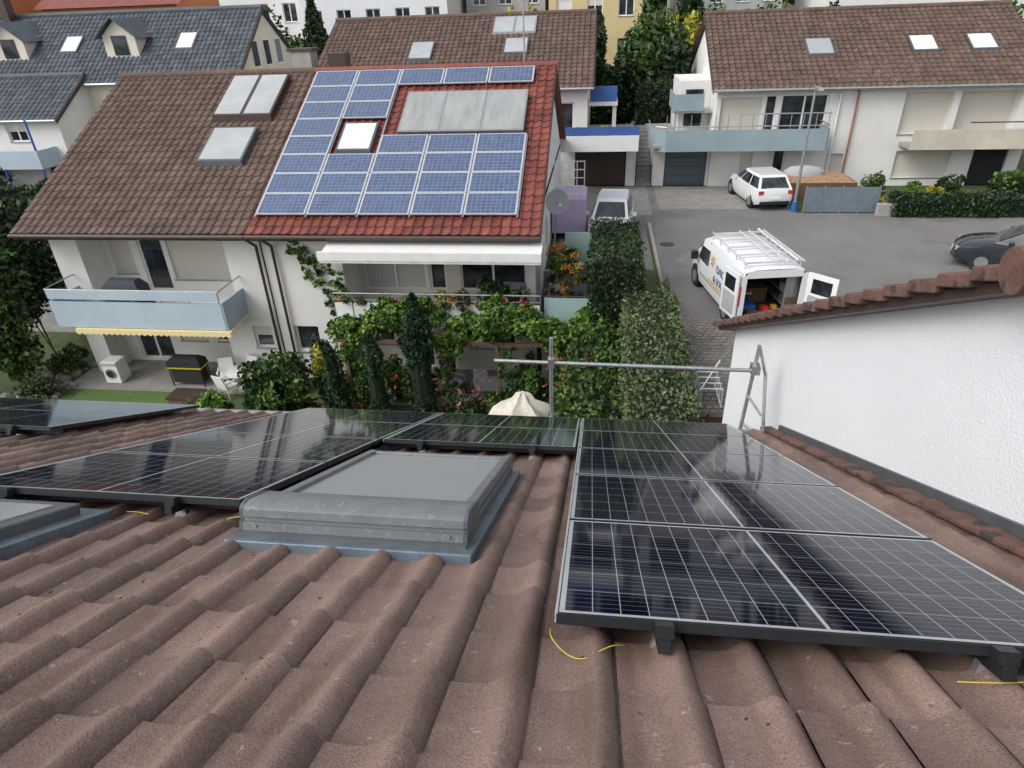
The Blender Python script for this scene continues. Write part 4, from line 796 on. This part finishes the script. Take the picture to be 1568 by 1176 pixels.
for k,(rr,z) in enumerate(((.85,-.6),(.8,-.1),(.70,.12),(.5,.30),(.27,.42),(.16,.62),(.04,.70))):
    rs.append([(-1.90+rr*1.15*(1+.16*math.sin(4*w_+k*.4))*math.cos(w_),15.9+rr*.7*(1+.12*math.sin(5*w_))*math.sin(w_),-10.25+z+.05*math.sin(6*w_+k*.6)*(rr>.1)) for w_ in np.linspace(0,2*math.pi,37)[:-1]])
rs.insert(0,[(p[0],p[1],GZ) for p in rs[0]]);m.loft(rs);m.make('covered_patio_furniture',None,True)
m=MB(WOOD);m.box(2.2,3.6,12.9,13.05,SZ-.4,SZ+.35);m.make('timber_edging')
g=Grp('bicycle_rack');t=g.mb('hoops',PLASTIC_W)
for i in range(4):
    y=13.9+i*.28
    t.tube((2.65,y,SZ+.03),(2.65,y,SZ+.5),.018,6);t.tube((3.15,y,SZ+.03),(3.15,y,SZ+.5),.018,6);t.tube((2.65,y,SZ+.5),(3.15,y,SZ+.5),.018,6)
t.tube((2.65,13.8,SZ+.05),(2.65,14.9,SZ+.05),.02,6);t.tube((3.15,13.8,SZ+.05),(3.15,14.9,SZ+.05),.02,6);t.tube((2.6,13.8,SZ+.5),(3.2,14.9,SZ+.75),.02,6);g.done()
g=Grp('street_lamp');g.mb('pole',GALV).tube((9.0,31.2,SZ),(9.0,31.2,-3.5),.075,12,.045);g.mb('base',BLUEP).tube((9.0,31.2,SZ),(9.0,31.2,SZ+.45),.16,12,.11);t=g.mb('head',ALU);t.tube((9.0,31.2,-3.5),(9.0,30.9,-3.38),.05,8);t.hexa([(8.88,30.4,-3.42),(9.12,30.4,-3.42),(9.12,31.1,-3.42),(8.88,31.1,-3.42),(8.92,30.45,-3.32),(9.08,30.45,-3.32),(9.08,31.05,-3.32),(8.92,31.05,-3.32)]);g.done(smooth=('pole',))
g=Grp('privacy_fence');f_=g.mb('panels',M('slate_blue_panel',(.16,.21,.25),None,3,.6))
for i in range(4): f_.box(9.35+i*.78,9.35+i*.78+.72,30.9,30.95,SZ+.05,SZ+1.15)
for i in range(5): g.mb('posts',GALV).box(9.3+i*.78,9.35+i*.78,30.88,30.97,SZ,SZ+1.2)
g.done()
m=MB(CONC);m.box(12.3,14.0,30.35,30.6,SZ,SZ+.55);m.make('garden_wall',None,False,.02)
g=Grp('raised_planter');g.mb('box',WOOD).box(8.2,12.2,33.0,34.4,SZ,SZ+.85);m_=g.mb('wood_chips',M('wood_chips',(.42,.27,.15),(.22,.13,.07),14,.9,bump=.8,bscale=14));m_.loft([[(8.25,33.05,SZ+.85),(12.15,33.05,SZ+.85),(12.15,34.35,SZ+.85),(8.25,34.35,SZ+.85)],[(8.7,33.3,SZ+1.1),(11.7,33.3,SZ+1.1),(11.7,34.2,SZ+1.1),(8.7,34.2,SZ+1.1)]]);m_=g.mb('covered_boat',GREYR)
m_.loft([[(9.9+.9*math.cos(w_)*s,33.8+.45*math.sin(w_)*s,SZ+1.05+z) for w_ in np.linspace(0,6.283,17)[:-1]] for s,z in ((1.1,0),(1.05,.2),(.75,.38),(.2,.45))]);g.done(smooth=('covered_boat',))
g=Grp('garden_stairs');s_=g.mb('steps',CONC)
for i in range(14): s_.box(2.05,2.85,36.2+i*.32,36.2+i*.32+.33,SZ,SZ+.17*(i+1))
t=g.mb('handrail',BLACKF);t.tube((2.05,36.2,SZ+1),(2.05,40.6,SZ+3.3),.03,6)
for i in range(6): t.tube((2.05,36.2+i*.85,SZ+.2+i*.44),(2.05,36.2+i*.85,SZ+1+i*.44),.02,6)
for i in range(8): t.tube((2.05+i*.11,36.02,SZ+.1),(2.05+i*.11,36.02,SZ+1.1),.012,6)
t.tube((2.0,36.02,SZ+1.1),(2.9,36.02,SZ+1.1),.02,6);g.done()
# ------------------------------------------------------------------ vehicles
def wheel(g,X,x,y,r=.33,w_=.2):
    s=1 if y>0 else -1
    t=g.mb('tyres',RUBBER);t.X=X;t.tube((x,y-s*w_,r),(x,y,r),r,20)
    h=g.mb('rims',ALU);h.X=X;h.tube((x,y,r),(x,y+s*.012,r),r*.62,14)
    a=g.mb('wheel_arches',DARK);a.X=X;a.tube((x,y-s*.25,r+.02),(x,y-s*.012,r+.02),r*1.17,20)
def car(name,loc,ang,paint,L_=4.35,Wd=1.8,Hh=1.5):
    g=Grp(name);X=Matrix.Translation(loc)@Matrix.Rotation(ang,4,'Z');hw=Wd/2
    b=g.mb('body',paint);b.X=X
    st=[(0,.78,.45,.80),(.06,.90,.32,.98),(.35,.97,.24,1.02),(1.1,1.0,.2,1.0),(2.2,1.0,.2,.97),(3.0,.99,.2,.95),(3.5,.97,.22,.90),(3.95,.92,.25,.80),(4.25,.80,.3,.68),(4.35,.62,.36,.58)]
    k=L_/4.35;kz=Hh/1.5;rs=[]
    for x,wf,z0,z1 in st:
        a=hw*wf;x*=k;z1*=kz;h=z1-z0
        rs.append([(x,-a*.9,z0),(x,-a,z0+h*.25),(x,-a,z0+h*.62),(x,-a*.95,z0+h*.9),(x,-a*.8,z1),(x,0,z1+.02),(x,a*.8,z1),(x,a*.95,z0+h*.9),(x,a,z0+h*.62),(x,a,z0+h*.25),(x,a*.9,z0)])
    b.loft(rs)
    c=g.mb('cabin',paint);c.X=X;zb=.93*kz;zt=Hh
    base=[(.12*k,hw*.88),(1.2*k,hw*.93),(2.5*k,hw*.92),(3.25*k,hw*.84)];top=[(.55*k,hw*.68),(1.25*k,hw*.74),(1.9*k,hw*.74),(2.35*k,hw*.68)]
    def ring(pts,z): return [(x,-y,z) for x,y in pts]+[(x,y,z) for x,y in pts[::-1]]
    topi=[(x+(.05 if i==0 else -.05 if i==3 else 0),y*.93) for i,(x,y) in enumerate(top)]
    c.loft([ring(base,zb),ring(top,zt-.05),ring(topi,zt)])
    gm=g.mb('windows',GLASS);gm.X=X
    def lerp(a,b_,t): return tuple(a[i]*(1-t)+b_[i]*t for i in range(3))
    def pane(A,B,Cc,D,m=.08,o=(0,0,0)):
        q_=[lerp(lerp(A,B,m),lerp(D,Cc,m),.12),lerp(lerp(A,B,1-m),lerp(D,Cc,1-m),.12),lerp(lerp(A,B,1-m),lerp(D,Cc,1-m),.92),lerp(lerp(A,B,m),lerp(D,Cc,m),.92)]
        gm.face([tuple(v[i]+o[i] for i in range(3)) for v in q_])
    for s in (-1,1):
        for i in range(3):
            pane((base[i][0],s*base[i][1],zb),(base[i+1][0],s*base[i+1][1],zb),(top[i+1][0],s*top[i+1][1],zt-.05),(top[i][0],s*top[i][1],zt-.05),.05,(0,s*.008,.004))
        wheel(g,X,.80*k,s*hw*.985);wheel(g,X,3.45*k,s*hw*.985)
        mr_=g.mb('mirrors',paint);mr_.X=X;mr_.box(2.75*k,2.9*k,s*hw*1.0 if s>0 else s*hw*1.0-.16,s*hw*1.0+.16 if s>0 else s*hw,.98*kz,1.1*kz)
        tl=g.mb('tail_lights',RED);tl.X=X;y0=s*hw*.62;y1=s*hw*.86;tl.box(-.01,.09*k,min(y0,y1),max(y0,y1),.76*kz,.92*kz)
        hl=g.mb('headlights',GLASSR);hl.X=X;hl.box(4.12*k,4.27*k,min(y0,y1)*.92,max(y0,y1)*.92,.56*kz,.68*kz)
    pane((base[0][0],-base[0][1],zb),(base[0][0],base[0][1],zb),(top[0][0],top[0][1],zt-.05),(top[0][0],-top[0][1],zt-.05),.08,(-.012,0,.006))
    pane((base[3][0],-base[3][1],zb),(base[3][0],base[3][1],zb),(top[3][0],top[3][1],zt-.05),(top[3][0],-top[3][1],zt-.05),.08,(.012,0,.006))
    tr=g.mb('trim',BLACKF);tr.X=X;tr.box(-.02,.06,-hw*.75,hw*.75,.3,.45);tr.box(4.30*k,4.37*k,-hw*.5,hw*.5,.32,.5)
    pl=g.mb('number_plates',PLASTIC_W);pl.X=X;pl.box(-.03,.0,-.26,.26,.52,.63);pl.box(4.36*k,4.38*k,-.26,.26,.42,.53)
    g.done(smooth=('body','cabin'))
PW=M('white_car_paint',(.78,.79,.80),(.76,.77,.78),1,.25,coat=.8);PD=M('dark_car_paint',(.02,.025,.035),None,1,.25,coat=.8)
car('parked_car',(8.1,31.2,SZ+.01),math.radians(99),PW)
car('parked_car',(.85,29.9,SZ+.01),math.radians(-95),PW)
car('parked_car',(17.0,22.6,SZ+.01),math.radians(152),PD,4.6,1.85,1.6)
car('parked_car',(-33.4,34.4,SZ+.01),math.radians(185),PW)
g=Grp('delivery_van');X=Matrix.Translation((5.08,18.15,SZ+.01))@Matrix.Rotation(math.radians(100),4,'Z');hw=.97
VP=M('white_van_paint',(.80,.81,.82),(.77,.78,.79),1.2,.3,coat=.5)
b=MB([VP,GLASS]);b.X=X
st=[(0,1.95,1.0),(.5,1.97,1.0),(1.6,1.98,1.0),(2.8,1.97,1.0),(3.35,1.93,.99),(3.65,1.80,.98),(4.0,1.48,.96),(4.32,1.15,.93),(4.75,.98,.86),(4.93,.75,.72)]
rs=[]
for x,zt,wf in st:
    a=hw*wf;zb_=min(1.05,zt-.12)
    rs.append([(x,-a*.97,.32),(x,-a,.55),(x,-a,zb_),(x,-a*(.96-.02*(1.95-zt)),zb_+(zt-zb_)*.6),(x,-a*.88,zb_+(zt-zb_)*.92),(x,-a*.6,zt),(x,0,zt+.01),(x,a*.6,zt),(x,a*.88,zb_+(zt-zb_)*.92),(x,a*(.96-.02*(1.95-zt)),zb_+(zt-zb_)*.6),(x,a,zb_),(x,a,.55),(x,a*.97,.32)])
def mf(k,i): return 1 if (k in(5,6) and i in(3,4,5,6,7,8)) else 0
b.loft(rs,closed=False,cap=False,mf=mf);b.face(rs[-1]);o=b.make('body',g.e,True)
def mbx(part,mat): q_=g.mb(part,mat);q_.X=X;return q_
mbx('floor',DARK).box(.0,3.2,-.85,.85,.42,.56);i_=mbx('interior_lining',M('interior_grey',(.06,.06,.06),None,4,.9))
i_.box(3.0,3.05,-.86,.86,.56,1.85);i_.box(.05,3.0,-.88,-.85,.56,1.8);i_.box(.05,3.0,.85,.88,.56,1.8);i_.box(.05,3.0,-.8,.8,1.84,1.86)
fr=mbx('door_frame',VP);fr.box(-.02,.04,-.95,-.80,.45,1.8);fr.box(-.02,.04,.80,.95,.45,1.8);fr.box(-.02,.04,-.80,.80,1.72,1.93);mbx('bumper',BLACKF).box(-.12,-.021,-.93,.93,.32,.52)
sh=mbx('shelving',ALU)
for z in (.75,1.1,1.4): sh.box(.25,2.8,-.84,-.45,z,z+.03)
sh.box(.22,.26,-.84,-.45,.56,1.7);sh.box(.25,2.8,.5,.84,1.15,1.18)
for c_,(a,b1,c1,d1,e1_,f1) in zip((WOOD,RED,BLUEP,ORG,CONC,WOOD,SOIL),((.2,.6,-.8,-.5,.78,1.0),(.25,.5,-.1,.1,.56,.68),(.3,.8,.3,.7,.56,.75),(.4,.55,-.4,-.25,.56,.66),(.3,.7,-.8,-.5,1.13,1.33),(1.,1.6,-.3,.3,.56,1.0),(.1,.35,.3,.6,.56,.66))):
    mbx('cargo_'+c_.name,c_).box(a,b1,c1,d1,e1_,f1)
for s,ang in ((-1,125),(1,-262)):
    for part,mat,a in (('rear_door',VP,(0,.05,-.88,0,.5,1.85)),('rear_door_inner',GREYR,(.051,.058,-.78,-.1,.6,1.2)),('rear_door_glass',GLASS,(-.005,.056,-.74,-.16,1.28,1.7))):
        q_=MB(mat)
        if s<0: a=(a[0],a[1],-a[3],-a[2],a[4],a[5])
        q_.X=X@Matrix.Translation((-.03,s*(.96 if s<0 else 1.0),0))@Matrix.Rotation(math.radians(ang),4,'Z');q_.box(*a);q_.make(part,g.e)
rk=mbx('roof_rack',M('rack_white',(.65,.66,.68),None,3,.4,metal=.2))
for x in (.25,.95,1.65,2.35,3.0): rk.box(x,x+.06,-.82,.82,2.06,2.10);rk.tube((x+.03,-.8,1.85),(x+.03,-.8,2.08),.02,6);rk.tube((x+.03,.8,1.85),(x+.03,.8,2.08),.02,6)
for y in (-.82,-.35,-.05,.82): rk.tube((.1,y,2.12),(3.1,y,2.12),.022,8)
for i in range(9): rk.tube((.3+i*.3,-.35,2.13),(.3+i*.3,-.05,2.13),.015,6)
rk.tube((.1,-.65,2.15),(3.1,-.65,2.15),.04,10)
for s in (-1,1):
    wheel(g,X,.95,s*.975,.34,.22);wheel(g,X,4.0,s*.955,.34,.22)
    w_=mbx('side_windows',GLASS);w_.face([(2.75,s*.985,1.1),(3.75,s*.965,1.1),(3.55,s*.935,1.55),(2.75,s*.945,1.6)])
    m_=mbx('mirrors',BLACKF);m_.box(3.65,3.8,s*1.12-.1,s*1.12+.1,1.05,1.32)
    q_=mbx('tail_lights',RED);q_.box(-.03,.03,s*.965-.03,s*.965+.03,.9,1.5)
q_=mbx('belt_moulding',GREYR);q_.box(1.3,3.5,.972,.985,.62,.70)
q_=mbx('logo_sun',ORG)
for k in range(8):
    w1=k*math.pi/4;cx,cz=2.40,1.40;q_.face([(cx+.07*math.cos(w1-.45),.972,cz+.07*math.sin(w1-.45)),(cx+.29*math.cos(w1),.966,cz+.27*math.sin(w1)),(cx+.07*math.cos(w1+.45),.972,cz+.07*math.sin(w1+.45))])
q_=mbx('logo_stripe',ORG);q_.box(1.1,2.6,.974,.981,.73,.79)
for txt,x,z,sz in (('DACH',2.0,1.20,.34),('& SOLAR',2.15,.84,.30)):
    cu=bpy.data.curves.new('lettering','FONT');cu.body=txt;cu.size=sz;cu.extrude=.003;cu.materials.append(LETT);o=bpy.data.objects.new('lettering',cu);SC.collection.objects.link(o)
    o.matrix_world=X@Matrix.Translation((x,.985,z))@Matrix(((-1,0,0,0),(0,0,1,0),(0,1,0,0),(0,0,0,1)));o.parent=g.e
g.done(smooth=('roof_rack',))
